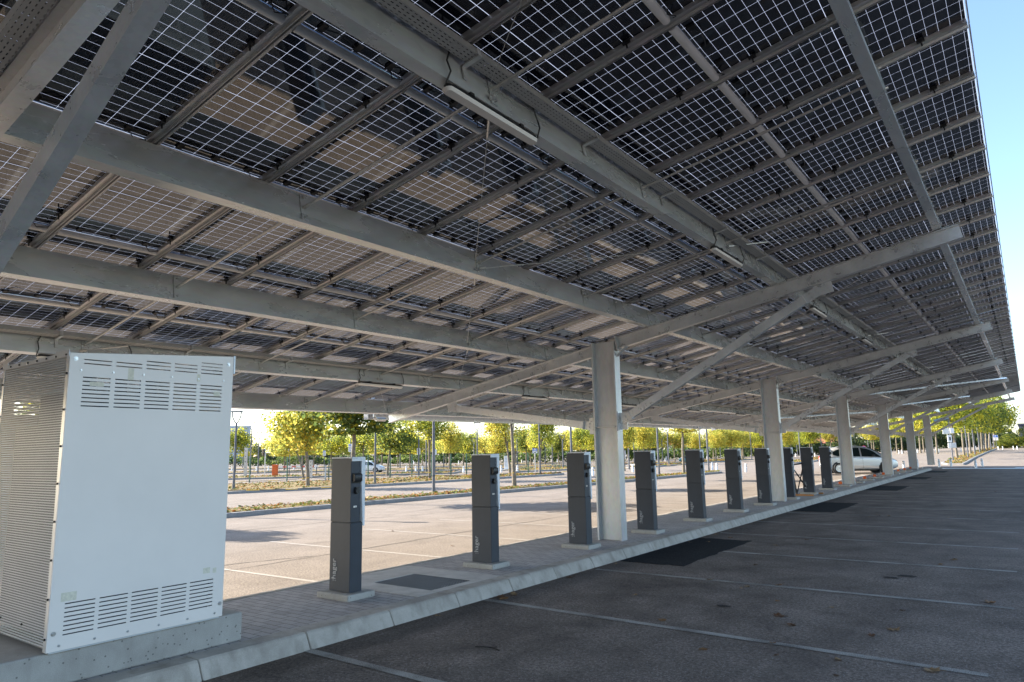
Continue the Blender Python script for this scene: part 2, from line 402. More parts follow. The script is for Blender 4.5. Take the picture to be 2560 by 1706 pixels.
M['traywall'] = galvanised('tray_sheet', (.36, .36, .355), (.46, .46, .45), .5, .45, (1, .4, 1), 6)

def leafmat(name, trans=.5):
    m, t, b = new_mat(name); out = t.nodes['Material Output']
    at = N(t, 'ShaderNodeAttribute'); at.attribute_name = 'leafcol'
    L(t, at.outputs['Color'], b.inputs['Base Color']); b.inputs['Roughness'].default_value = .55; b.inputs['Specular IOR Level'].default_value = .3
    tl = N(t, 'ShaderNodeBsdfTranslucent'); g = N(t, 'ShaderNodeGamma'); g.inputs[1].default_value = .78; L(t, at.outputs['Color'], g.inputs[0]); L(t, g.outputs[0], tl.inputs[0])
    ms = N(t, 'ShaderNodeMixShader'); ms.inputs[0].default_value = trans; L(t, b.outputs[0], ms.inputs[1]); L(t, tl.outputs[0], ms.inputs[2])
    L(t, ms.outputs[0], out.inputs[0]); return m
M['leaf'] = leafmat('tree_leaf', .62)
M['dryleaf'] = leafmat('dry_leaf', .2)
def soil():
    m, t, b = new_mat('leaf_litter_ground'); v = coord(t)
    c = ramp(t, noise(t, v, 9, 5, .7), [(.3, (.10, .06, .03)), (.45, (.24, .13, .045)), (.58, (.15, .15, .04)), (.72, (.36, .2, .07))])
    L(t, mix(t, .5, c, ramp(t, noise(t, v, 55, 3), [(.3, (.3,)*3), (.7, (.75,)*3)]), 'OVERLAY'), b.inputs['Base Color']); b.inputs['Roughness'].default_value = .95
    bump(t, b, noise(t, v, 40, 4), .8, .03); return m
M['soil'] = soil()

# ------------------------------------------------------------------ the setting
def terr(x, y): return .008*min(142, max(0, y-58))*min(1, max(0, (x+25)/20))
rnd = random.Random(7)
gm = MB()
xs = [-2500, -900, -400, -200, -120, -80, -60, -45, -35, -25, -20, -15, -10, -5, 0, 6, 14, 30, 80, 300, 2500]
ys = [-900, -200, -60, -20, 0, 20, 40, 58, 75, 95, 120, 150, 175, 200, 260, 400, 900, 2600]
for i in range(len(xs)-1):
    for j in range(len(ys)-1):
        gm.quad([(xs[a], ys[c], terr(xs[a], ys[c])) for a, c in ((i, j), (i+1, j), (i+1, j+1), (i, j+1))])
tag(gm.build('parking_lot_ground', M['lot']), kind='structure')

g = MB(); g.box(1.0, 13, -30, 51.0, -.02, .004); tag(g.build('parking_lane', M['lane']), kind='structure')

# painted bay lines
LINES = [(1.0, -1.03, 5.9, -1.12), (1.05, 1.42, 5.86, 1.27), (1.12, 3.88, 5.98, 3.9), (2.05, 6.42, 5.98, 6.43), (1.12, 8.9, 5.97, 8.87), (1.08, 11.4, 5.96, 11.35)]
LINES += [(1.1 if k % 4 else 2.1, 11.4+2.5*(k-5), 5.96, 11.35+2.5*(k-5)) for k in range(6, 20)]
g = MB()
for x0, y0, x1, y1 in LINES:
    n = 12
    for i in range(n):
        a, c = i/n, (i+1)/n; xa, xb = x0+(x1-x0)*a, x0+(x1-x0)*c; ya, yb = y0+(y1-y0)*a, y0+(y1-y0)*c
        wa, wb = .047+.004*math.sin(i*2.1), .047+.004*math.sin(i*2.1+2.1)
        g.quad([(xa, ya-wa, .0085), (xb, yb-wb, .0085), (xb, yb+wb, .0085), (xa, ya+wa, .0085)])
tag(g.build('bay_lines', M['line']), kind='structure')
g = MB()
for k in range(-2, 20):
    y = 1.15+2.5*k; g.quad([(-6.1, y-.15, .004), (-1.05, y-.02, .004), (-1.05, y+.06, .004), (-6.1, y-.07, .004)])
tag(g.build('faded_bay_lines', M['line_faint']), kind='structure')
# fresh asphalt patches along the kerb
def patch(x1, y0, y1, x0=1.07):
    g = MB(); z = .0125; rr = random.Random(int(y0*10)); n = 14; pts = []
    for i in range(n): pts.append((x0+(x1-x0)*i/n, y0+rr.uniform(-.04, .04)))
    for i in range(n): pts.append((x1+rr.uniform(-.03, .03), y0+(y1-y0)*i/n))
    for i in range(n): pts.append((x1+(x0-x1)*i/n, y1+rr.uniform(-.04, .04)))
    pts.append((x0, y1))
    g.quad([(a, c, z) for a, c in pts]); g.quad([(a, c, .0045) for a, c in pts][::-1])
    for (a, c), (d, e) in zip(pts, pts[1:]+pts[:1]): g.quad([(a, c, .0045), (d, e, .0045), (d, e, z), (a, c, z)])
    tag(g.build('asphalt_patch', M['patch']), kind='structure')
for x1, y0, y1 in ((2.05, 4.72, 7.9), (2.08, 14.4, 17.7), (2.2, 24.4, 27.6), (2.1, 34.2, 36.9), (2.1, 43.8, 46.6)): patch(x1, y0, y1)
# cracks and old seams in the sunlit lot
def crack(pts, w_, seed):
    g = MB(); r = random.Random(seed); q = []
    for a, b in zip(pts[:-1], pts[1:]):
        for i in range(8): t_ = i/8; q.append((a[0]+(b[0]-a[0])*t_+r.uniform(-.04, .04), a[1]+(b[1]-a[1])*t_+r.uniform(-.04, .04)))
    for (a, b), (c, d) in zip(q[:-1], q[1:]): u = r.uniform(.3, 1)*w_; g.quad([(a-u, b, .004), (c-u, d, .004), (c+u, d, .004), (a+u, b, .004)])
    tag(g.build('asphalt_crack', M['seam']), kind='structure')
for i, pts in enumerate((CRACK1, CRACK2, CRACK3)): crack(pts, .022, i)
# oil spots
for x, y, r in ((4.675, 5.178, .1), (4.841, 5.401, .12), (3.455, 2.504, .08)):
    g = MB(); rr = random.Random(int(x*100)); n = 18
    g.quad([(x+r*rr.uniform(.7, 1.1)*math.cos(6.283*i/n), y+r*.7*rr.uniform(.7, 1.1)*math.sin(6.283*i/n), .0088) for i in range(n)])
    tag(g.build('oil_stain', M['stain']), kind='structure')

# kerbed island: pavers between kerb stones
ISL0, ISL1 = -9.0, 48.5
g = MB(); g.box(-.88, .75, ISL0, 36, 0, .14); g.box(-.5, .75, 36, ISL1-.2, 0, .14); tag(g.build('island_paving', M['pavers']), kind='structure')
g = MB(); y = ISL0; rr = random.Random(3)
while y < ISL1:
    l = 1.0; dz, dx = rr.uniform(-.003, .003), rr.uniform(-.003, .003)
    prof = [(.752+dx, 0), (.752+dx, .146+dz), (.945+dx, .143+dz), (.966+dx, .128+dz), (1.035+dx, .0), ]
    g.extr(prof, (0, y+.004, 0), (0, min(y+l, ISL1)-.004, 0), (1, 0, 0), (0, 0, 1))
    if y < 36: g.box(-.99, -.882, y+.004, y+l-.004, 0, .146+dz)
    else: g.box(-.62, -.502, y+.004, min(y+l, ISL1)-.004, 0, .146+dz)
    y += l
g.box(-.62, .752, ISL1-.2, ISL1, 0, .145)
tag(g.build('kerb', M['kerb'], bevel=.012), kind='structure')
# concrete slab round the drain grate
g = MB(); g.box(-.86, .748, .62, .95, .10, .146); g.box(-.86, .748, 1.66, 2.1, .10, .146); g.box(-.86, -.32, .95, 1.66, .10, .146); g.box(.64, .748, .95, 1.66, .10, .146)
tag(g.build('pavement_slab', M['slab']), kind='structure')
gr = empty('drain_grate', (.16, 1.3, .1), 0, 'dark steel mesh grate set flush in a pale concrete slab on the island', 'drain grate')
g = MB(); g.quad([(-.47, -.34, .004), (.47, -.34, .004), (.47, .345, .004), (-.47, .345, .004)]); g.build('pit_bottom', M['black'], gr)
g = MB()
for i in range(25): x = -.46+.0384*i; g.box(x-.0055, x+.0055, -.345, .35, .014, .043)
for i in range(13): yy = -.325+.054*i; g.box(-.475, .475, yy-.0075, yy+.0075, .016, .041)
g.box(-.48, .48, -.352, -.345, .012, .045); g.box(-.48, .48, .35, .357, .012, .045)
g.build('bar_grid', M['grate'], gr)

# planted strips, kerbed
STRIPS = [
 ([(-12.4, -30), (-12.2, 0), (-11.9, 11.2), (-11.6, 16), (-10.9, 28.2), (-10.8, 36), (-10.5, 41.5)], [(-11.3, 43.3), (-12.0, 41), (-12.3, 34), (-12.9, 17.6), (-13.4, 12), (-13.9, 7), (-14.2, -30)]),
 ([(-30, -8), (-25.5, 8), (-23.5, 13.3), (-22.1, 18.1), (-21.5, 22), (-20.9, 30), (-20.3, 36.4)], [(-20.8, 38.0), (-21.6, 38.4), (-25.5, 33.5), (-28.6, 27), (-31.5, 20), (-37, 8), (-42, -8)]),
 ([(-62, 4), (-47, 18), (-41.6, 24.8), (-35.4, 33.4), (-31.5, 38.2)], [(-33.5, 41.6), (-41, 33), (-50, 24.5), (-66, 9)]),
 ([(-27.9, 41.9), (-26.6, 45.1), (-26.2, 47.2), (-26.4, 54)], [(-31, 55.2), (-34.2, 50.5)]),
 ([(-70, 22), (-49, 43.5), (-38, 45.2), (-35.6, 52.6), (-34.0, 59.8)], [(-38, 64), (-41, 56), (-52, 49.5), (-74, 27)]),
 ([(-80, 45), (-63.8, 60.1), (-49, 61), (-43.6, 75.4)], [(-48, 78), (-53, 66), (-69, 64.9), (-84, 50)]),
 ([(-21.9, 52), (-22.3, 58), (-23.0, 66)], [(-25.2, 70.4), (-24.6, 61), (-23.6, 53)]),
 ([(-27.3, 64), (-27.1, 73.2)], [(-31.2, 74), (-32.4, 68)]),
 ([(-23.5, 72), (-23.4, 78.3), (-24.2, 92)], [(-29.5, 95), (-29.5, 86)]),
 ([(-12.6, 66.5), (-11.8, 68.2), (-11.9, 73), (-12.7, 79), (-15, 95)], [(-17.6, 99), (-15.5, 80), (-13.6, 68)]),
 ([(2.0, 60.6), (2.0, 64), (1.75, 83), (1.75, 120), (1.9, 150)], [(.2, 152), (-.3, 112), (-.25, 80), (.3, 63), (.9, 60.8)]),
]
grassb = MB(); gcols = []
STUFFCOL = [(.42, .17, .03), (.32, .12, .03), (.45, .28, .06), (.14, .17, .03), (.24, .24, .04), (.36, .3, .10), (.10, .14, .02), (.30, .09, .02)]
for si, (front, back) in enumerate(STRIPS):
    poly = front+back
    k = MB(); n = len(poly)
    cx = sum(p[0] for p in poly)/n; cy = sum(p[1] for p in poly)/n
    ring = []
    for i in range(n):                       # inset ring for the kerb stone
        p, q, r = Vector(poly[i-1]), Vector(poly[i]), Vector(poly[(i+1) % n])
        d1, d2 = (q-p).normalized(), (r-q).normalized(); nn = Vector((-(d1+d2).y, (d1+d2).x)).normalized()
        ring.append(q+nn*.13/max(.5, nn.dot(Vector((-d1.y, d1.x)))))
    for i in range(n):
        j = (i+1) % n; a, c = poly[i], poly[j]; d, e = ring[i], ring[j]
        T = lambda p, h: (p[0], p[1], terr(p[0], p[1])+h)
        k.quad([T(a, -.05), T(c, -.05), T(c, .12), T(a, .12)]); k.quad([T(a, .12), T(c, .12), T(e, .125), T(d, .125)])
        k.quad([T(e, .125), T(e, .0), T(d, .0), T(d, .125)])
    tag(k.build('strip_kerb', M['stripkerb']), kind='structure')
    s = MB()
    half = len(front); 
    rows = 8; fr, bk = [ring[i] for i in range(half)], [ring[i] for i in range(n-1, half-1, -1)]
    def along(pl, t):
        ls = [(Vector(pl[i+1])-Vector(pl[i])).length for i in range(len(pl)-1)]; d = t*sum(ls)
        for i, l in enumerate(ls):
            if d <= l or i == len(ls)-1: return Vector(pl[i]).lerp(Vector(pl[i+1]), min(1, d/l))
            d -= l
    nu = 30; grid = [[along(fr, i/nu).lerp(along(bk, i/nu), j/rows) for j in range(rows+1)] for i in range(nu+1)]
    rs = random.Random(si)
    hh = [[.1+(rs.uniform(0, .07) if 0 < j < rows else 0) for j in range(rows+1)] for i in range(nu+1)]
    for i in range(nu):
        for j in range(rows):
            s.quad([(grid[a][c].x, grid[a][c].y, terr(*grid[a][c])+hh[a][c]) for a, c in ((i, j), (i+1, j), (i+1, j+1), (i, j+1))])
    tag(s.build('planting_strip', M['soil'], smooth=60), kind='structure')
    cnt = (8000, 9500, 2600, 700, 1200, 900, 700, 500, 700, 900, 2200)[si]
    for _ in range(cnt):                     # loose leaves and tufts
        i, j = rs.random()*nu, rs.random()*rows; a = grid[int(i)][int(j)]; c = grid[min(nu, int(i)+1)][min(rows, int(j)+1)]
        p = a.lerp(c, rs.random()); 
        if si < 2 and (p.y < -8 or p.y > 48): continue
        h = terr(p.x, p.y)+.13+rs.uniform(0, .05); sz = rs.uniform(.05, .13)*(1 if si < 2 else 1.5); an = rs.uniform(0, 6.28); ti = rs.uniform(-.9, .9)
        ax = Vector((math.cos(an), math.sin(an), math.sin(ti)*.7)); ay = Vector((-math.sin(an), math.cos(an), rs.uniform(-.7, .9)))
        o = Vector((p.x, p.y, h)); grassb.quad([o-ax*sz*.5, o-ay*sz*.5, o+ax*sz*.5, o+ay*sz*.5])
        gcols.append(rs.choice(STUFFCOL) if rs.random() < .75 else (.12, .15, .025))
def leafcolour(me, cols, per=4):
    at = me.attributes.new('leafcol', 'FLOAT_COLOR', 'POINT')
    a = np.ones((len(me.vertices), 4), 'f'); a[:, :3] = np.repeat(np.array(cols, 'f'), per, axis=0); at.data.foreach_set('color', a.ravel())
o = grassb.build('ground_cover', M['dryleaf']); leafcolour(o.data, gcols); tag(o, kind='stuff')

# pale concrete threshold across the end of the lane, with the far road behind it
g = MB()
g.quad([(1.3, 51.3, .006), (13, 51.3, .006), (13, 52.6, .006), (1.3, 52.6, .006)]); g.quad([(5.4, 53.6, .006), (13, 54.0, .006), (13, 54.9, .006), (5.4, 54.4, .006)])
tag(g.build('white_threshold_marking', M['trim']), kind='structure')
g = MB(); g.quad([(5.2, 56, .006), (5.32, 56, .006), (5.6, 160, terr(5, 160)+.02), (5.4, 160, terr(5, 160)+.02)]); 

# ------------------------------------------------------------------ the solar carport: one structure, many parts
GZ = .0045
def Z(x, f, y): return f + .1875*x + GZ*(y-5.86)
SL = math.atan(.1875); U = Vector((math.cos(SL), 0, math.sin(SL))); NV = Vector((-math.sin(SL), 0, math.cos(SL)))
def RP(x, f, y): return Vector((x, y, Z(x, f, y)))
ROWS = [-14.05, -3.81, 5.95, 15.95, 25.95, 35.95, 45.95, 55.95]
cp = empty('solar_carport', (.28, 5.95, 0), 0, 'long galvanised steel carport roofed with dark see-through solar panels', 'carport')
bpy.context.view_layer.update()
INV = Matrix.Translation((-.28, -5.95, 0))
def cpart(mb, name, mats, parent=None, **kw):
    o = mb.build(name, mats, None, **kw); o.parent = parent or cp
    if parent is None: o.matrix_parent_inverse = INV
    return o
def ibeam(mb, p0, p1, side, upv, d, wd, tf, tw, m=0):
    prof = [(-wd/2, -d/2), (wd/2, -d/2), (wd/2, -d/2+tf), (tw/2, -d/2+tf), (tw/2, d/2-tf), (wd/2, d/2-tf), (wd/2, d/2), (-wd/2, d/2), (-wd/2, d/2-tf), (-tw/2, d/2-tf), (-tw/2, -d/2+tf), (-wd/2, -d/2+tf)]
    mb.extr(prof, p0, p1, side, upv, m)
RAFTER_F = 3.565
for ri, Y in enumerate(ROWS):
    # column: I-section, web facing along the row
    g = MB(); zt = Z(.27, RAFTER_F, Y)-.0
    prof = [(-.235, -.1), (-.205, -.1), (-.205, -.011), (.205, -.011), (.205, -.1), (.235, -.1), (.235, .1), (.205, .1), (.205, .011), (-.205, .011), (-.205, .1), (-.235, .1)]
    g.extr(prof, (.275, Y, .14), (.275, Y, zt), (1, 0, 0), (0, 1, 0))
    g.box(.09, .46, Y-.09, Y-.011, 2.08, 2.095);
    cpart(g, 'column', M['galv_col'])
    xl, xr = -5.3, 5.83
    for a, c in ((xl, .032), (.512, xr)):
        g = MB(); p0, p1 = RP(a, RAFTER_F, Y)-NV*.1, RP(c, RAFTER_F, Y)-NV*.1
        ibeam(g, p0, p1, (0, 1, 0), NV, .2, .11, .011, .009)
        xe = a if a > 0 else c; s = 1 if a > 0 else -1
        pc = RP(xe, RAFTER_F, Y)-NV*.1; g.ob(pc+U*(.012*s), (U, (0, 1, 0), NV), (.012, .09, .13))
        if a > 0:    # haunch stiffener
            g.ob((.60, Y, Z(.6, RAFTER_F, Y)-.27), ((1, 0, .75), (0, 1, 0), (-.75, 0, 1)), (.16, .05, .006))
        else:
            for xx in (-4.2, -2.0): pass
        cpart(g, 'rafter', M['galv'])
    # braces with gusset plates
    for (x0, z0, x1, z1), nm in (((.51, 2.16, 3.98, None), 'brace'), ((.04, 2.10, -3.46, None), 'brace')):
        z1 = Z(x1, RAFTER_F, Y)-.29; z0 = z0 + GZ*(Y-5.86)
        a, c = Vector((x0, Y, z0)), Vector((x1, Y, z1)); d = (c-a).normalized(); n = Vector((0, 1, 0)).cross(d)
        if n.z < 0: n = -n
        g = MB(); wd, dp, tk = .09, .13, .012
        prof = [(-wd/2, -dp/2), (wd/2, -dp/2), (wd/2, dp/2), (-wd/2, dp/2)]
        s, e = a+d*.26, c-d*.26
        g.extr(prof, s, e, (0, 1, 0), n)
        for q, dd in ((s, -1), (e, 1)):
            g.ob(q+d*(dd*.004), (d, (0, 1, 0), n), (.006, .055, .075))
            g.ob(q+d*(dd*.1), (d, (0, 1, 0), n), (.1, .008, .075))
            for o_ in (-.035, .035):
                for k_ in (-.0,):
                    g.tube(q+d*(dd*.11+k_)+n*o_+Vector((0, -.026, 0)), q+d*(dd*.11+k_)+n*o_+Vector((0, .026, 0)), .017, n=6, m=1)
        sg = 1 if x0 > .2 else -1
        g.ob((x0+sg*.075, Y+.017, z0+.02), ((1, 0, 0), (0, 1, 0), (0, 0, 1)), (.075, .008, .15))         # plate on the column
        g.ob((x0+sg*.006, Y, z0+.02), ((1, 0, 0), (0, 1, 0), (0, 0, 1)), (.006, .085, .17))
        pe = RP(x1, RAFTER_F, Y)-NV*.285; g.ob(pe+Vector((0, .017, 0)), (U, (0, 1, 0), NV), (.13, .008, .083))   # hanger below the rafter
        cpart(g, 'brace', [M['galv'], M['bolt']])

# purlins: C-sections lying on the rafters, spliced once a bay
PX = [(-5.27, 'F'), (-3.13, 'E'), (-.965, 'D'), (1.2, 'C'), (3.385, 'B'), (5.625, 'A')]
PF = 3.575; PH = .295
SPL = [-14.9, -4.95, 4.85, 14.9, 24.9, 34.9, 44.9, 56.2]
RODS = [Yr+k for Yr in ROWS[1:7] for k in (2.48, 5.0, 7.5)]
wob = [0, .01, -.01, 0, .008, 0]
for px, nm in PX:
    for a, c in zip(SPL[:-1], SPL[1:]):
        g = MB(); t = .007; fl = .1; lp = .022
        prof = [(0, 0), (-fl, 0), (-fl, lp), (-fl+t, lp), (-fl+t, t), (-t, t), (-t, PH-t), (-fl+t, PH-t), (-fl+t, PH-lp), (-fl, PH-lp), (-fl, PH), (0, PH)]
        g.extr(prof, RP(px, PF, a+.004), RP(px, PF, c-.004), U, NV)
        s_ = RP(px, PF, a)
        g.ob(s_+NV*.15+U*.004, (U, (0, 1, 0), NV), (.0035, .16, .13)); 
        for dy in (-.11, .11):
            for h in (.06, .24): g.tube(s_+NV*h+Vector((0, dy, 0)), s_+NV*h+Vector((0, dy, 0))+U*.022, .011, n=6, m=1)
        for Yr in ROWS:
            if a < Yr < c:
                q = RP(px, PF, Yr); g.ob(q+NV*.15+U*.006, (U, (0, 1, 0), NV), (.0045, .055, .14))
                g.ob(q+U*.05+NV*.001, (U, (0, 1, 0), NV), (.05, .055, .004))
                for dy in (-.025, .025):
                    for h in (.07, .23): g.tube(q+NV*h+Vector((0, dy, 0)), q+NV*h+Vector((0, dy, 0))+U*.03, .012, n=6, m=1)
        for y in RODS:
            if a < y < c:
                q = RP(px, PF, y); g.ob(q+NV*.15+U*.008, (U, (0, 1, 0), NV), (.005, .035, .125))
                for h in (.05, .25): g.tube(q+NV*h, q+NV*h+U*.034, .013, n=6, m=1)
        cpart(g, 'purlin', [M['purlin'], M['bolt']])
for y in RODS:
    for (a, _), (c, _) in zip(PX[:-1], PX[1:]):
        g = MB(); p, q = RP(a, PF, y)+NV*.15+U*.01, RP(c, PF, y)+NV*.15-U*.004
        g.tube(p, q, .0135, n=8); g.tube(p, p+U*.05, .02, n=6); g.tube(q-U*.05, q, .02, n=6)
        cpart(g, 'tie_rod', M['rod'], smooth=40)
def wire(p, q):
    g = MB(); g.tube(p, q, .0028, n=5); d = (q-p).normalized(); g.tube(p+d*.25, p+d*.55, .011, n=6); g.tube(p, p+d*.08, .016, n=6); cpart(g, 'bracing_wire', M['rod'])
R0 = [-3.93, -1.45, 1.07, 3.57]
def W(px, y): return RP(px, PF+.06, y)+U*.03
wire(W(5.625, -3.2), W(3.385, -1.45)); wire(W(3.385, -1.4), W(1.2, 1.07)); wire(W(1.2, 1.1), W(-.965, 3.5)); wire(W(-.965, 3.57), W(-3.13, 3.57+2.2)); wire(W(-3.13, 3.57), W(-5.27, 5.8))
wire(W(1.2, 1.15), W(3.385, 3.55)); wire(W(3.385, 3.6), W(5.625, 5.8)); wire(W(-3.13, -1.4), W(-.965, 1.0))
for b in (1, 2, 3):
    y = ROWS[1+b]; wire(W(5.625, y+.2), W(3.385, y+2.48)); wire(W(3.385, y+2.5), W(1.2, y+5)); wire(W(3.385, y+7.5), W(5.625, y+9.7))

for p, q in (((.5, 26.05, 3.66), (5.75, 35.8, 4.76)), ((-2.6, 26.05, 2.9), (.05, 35.85, 3.42)), ((.5, 36.05, 3.66), (3.9, 41.5, 4.3))):
    p, q = Vector(p), Vector(q); d = (q-p).normalized(); s_ = d.cross(NV).normalized(); g = MB(); g.ob((p+q)/2, (d, s_, s_.cross(d)), ((q-p).length/2, .04, .03)); cpart(g, 'diagonal_brace', M['galv'])
# mounting rails across the slope
RY = [-2.67+.995*k for k in range(-12, 60)]
RF = 3.885; XE0, XE1 = -5.86, 6.25
for y in RY:
    g = MB(); hw, hh = .05, .062
    prof = [(-hw, hh), (-hw, .026), (-hw+.012, .02), (-.017, .02), (-.013, 0), (-.008, -.004), (-.006, .012), (.006, .012), (.008, -.004), (.013, 0), (.017, .02), (hw-.012, .02), (hw, .026), (hw, hh)]
    g.extr([(a, c) for a, c in prof], RP(XE0, RF, y), RP(XE1, RF, y), (0, 1, 0), NV)
    if y < 34:
        for j in range(7):
            xj = 6.24-1.73*j
            for dx in (-.32, -1.42):
                q = RP(xj+dx, RF, y); g.ob(q+NV*.045-Vector((0, .058, 0)), (U, (0, 1, 0), NV), (.03, .016, .012), 1); g.ob(q+NV*.02-Vector((0, .068, 0)), (U, (0, 1, 0), NV), (.006, .004, .03), 1)
    cpart(g, 'mounting_rail', [M['rail'], M['black']])

# joint bars and panels; the hundred largest in view are parts of their own
XJ = [6.24-1.73*j for j in range(8)]
def pix_area(ps):
    q = []
    for p in ps:
        d = p-CAMP
        if d.dot(fw) < .15: return 0
        q.append((imgx(p), imgy(p)))
    x = [min(2560, max(0, a)) for a, _ in q]; y = [min(1706, max(0, c)) for _, c in q]
    return abs(sum(x[i]*y[(i+1) % len(q)]-x[(i+1) % len(q)]*y[i] for i in range(len(q))))/2
PFm = RF+.062/math.cos(SL)+.004
pm = MB(); T_ = .0065
def panel_into(mb, c=None, ux=None, nv=None):
    c = c or Vector((0, 0, 0)); ux = ux or Vector((1, 0, 0)); nv = nv or Vector((0, 0, 1)); uy = nv.cross(ux)
    P = lambda a, b_, h: c+ux*a+uy*b_+nv*h
    a, b_ = PL/2, PW/2; uv = [(0, 0), (PL, 0), (PL, PW), (0, PW)]
    bot = [P(-a, -b_, 0), P(a, -b_, 0), P(a, b_, 0), P(-a, b_, 0)]; top = [P(-a, -b_, T_), P(a, -b_, T_), P(a, b_, T_), P(-a, b_, T_)]
    mb.quad(bot[::-1], 0, uv[::-1]); mb.quad(top, 1, uv)
    for i in range(4):
        j = (i+1) % 4; mb.quad([bot[i], bot[j], top[j], top[i]], 2, [(0, 0)]*4)
    for v in (-.3, 0, .3):
        mb.ob(P(-a+.075, v, -.009), (ux, uy, nv), (.035, .022, .009), 3)
    return P
def wiring(mb, P):
    a = PL/2
    mb.path([P(-a+.07, -.3, -.016), P(-a+.12, -.22, -.04), P(-a+.1, -.1, -.03), P(-a+.07, 0, -.016)], .004, 5, 3)
    mb.path([P(-a+.07, .3, -.016), P(-a+.02, .36, -.05), P(-a+.06, .43, -.05), P(-a+.0, .47, -.02)], .004, 5, 3)
M['edge'] = plain('glass_edge', (.5, .6, .58), .15)
wiring(pm, panel_into(pm))
pmesh = pm.mesh('solar_panel', [M['cells'], M['front'], M['edge'], M['black']])
cells = []
rr = random.Random(11)
for i, (ya, yb) in enumerate(zip(RY[:-1], RY[1:])):
    for j in range(7):
        xc = (XJ[j]+XJ[j+1])/2+.004; yc = (ya+yb)/2; c = RP(xc, PFm, yc)
        cs = [RP(xc+s*.86, PFm, yc+t*.49) for s, t in ((-1, -1), (1, -1), (1, 1), (-1, 1))]
        cells.append((pix_area(cs), c, Vector((1, rr.uniform(-.0008, .0008), math.tan(SL)+rr.uniform(-.0035, .0035))).normalized(), Vector((-math.sin(SL), rr.uniform(-.0035, .0035)-GZ, math.cos(SL)))))
cells.sort(key=lambda q: -q[0])
rest = MB()
for k, (a, c, ux, nv) in enumerate(cells):
    nv = (nv-ux*nv.dot(ux)).normalized(); uy = nv.cross(ux)
    if k < 100:
        o = bpy.data.objects.new('solar_panel', pmesh); C.objects.link(o); o.parent = cp; o.matrix_parent_inverse = INV
        o.matrix_basis = Matrix(((ux.x, uy.x, nv.x, c.x), (ux.y, uy.y, nv.y, c.y), (ux.z, uy.z, nv.z, c.z), (0, 0, 0, 1)))
    else:
        P = panel_into(rest, c, ux, nv)
        if c.y < 20: wiring(rest, P)
o = cpart(rest, 'solar_panels', [M['cells'], M['front'], M['edge'], M['black']]); o['kind'] = 'stuff'
bars = []
for ya, yb in zip(RY[:-1], RY[1:]):
    for j in range(1, 7):
        x = XJ[j]-.012; p, q = RP(x, RF+.035, ya+.045), RP(x, RF+.035, yb-.045); bars.append((pix_area([p-U*.025, p+U*.025, q+U*.025, q-U*.025]), p, q))
bars.sort(key=lambda b: -b[0])
def bar_into(g, p, q):
    prof = [(.032*math.cos(t), -.027*math.sin(t)) for t in [math.pi*i/8 for i in range(9)]]+[(-.032, .02), (.032, .02)]
    g.extr(prof, p, q, U, NV)
restb = MB()
for k, (a, p, q) in enumerate(bars):
    if k < 100: g = MB(); bar_into(g, p, q); cpart(g, 'joint_bar', M['bar'], smooth=40)
    else: bar_into(restb, p, q)
o = cpart(restb, 'joint_bars', M['bar'], smooth=40); o['kind'] = 'stuff'
# roof edge strip on the high side, gutter and elbow on the low side
g = MB()
for ya, yb in zip(RY[:-1], RY[1:]): 
    p, q = RP(XE1+.006, RF+.05, ya+.01), RP(XE1+.006, RF+.05, yb-.01); g.ob((p+q)/2, (U, (q-p), NV), (.003, (q-p).length/2, .024))
cpart(g, 'edge_trim', M['rail'])
g = MB(); zg = lambda y: 2.60+.0045*(y-7)
t = .004
prof = [(0, .12), (0, 0), (.13, 0), (.13, .16), (.126, .16), (.126, t), (.004, t), (.004, .12)]
y = 6.0
while y < 56: 
    y2 = min(56.2, y+5); g.extr(prof, (-6.18, y, zg(y)-.1), (-6.18, y2-.003, zg(y2)-.1), (1, 0, 0), (0, 0, 1)); g.extr([(-.004, -.004), (.134, -.004), (.134, .06), (-.004, .06)], (-6.18, y2-.04, zg(y2)-.1), (-6.18, y2+.03, zg(y2)-.1), (1, 0, 0), (0, 0, 1)); y = y2
cpart(g, 'gutter', M['galv'])
for yy in (6.0, 25.95):
    g = MB(); p = Vector((-5.95, yy+.45, 2.49+GZ*(yy-6))); g.path([p, p+Vector((0, -.28, 0)), p+Vector((0, -.33, .05)), p+Vector((0, -.33, .2))], .045, 12)
    cpart(g, 'downpipe', M['silver'], smooth=50)

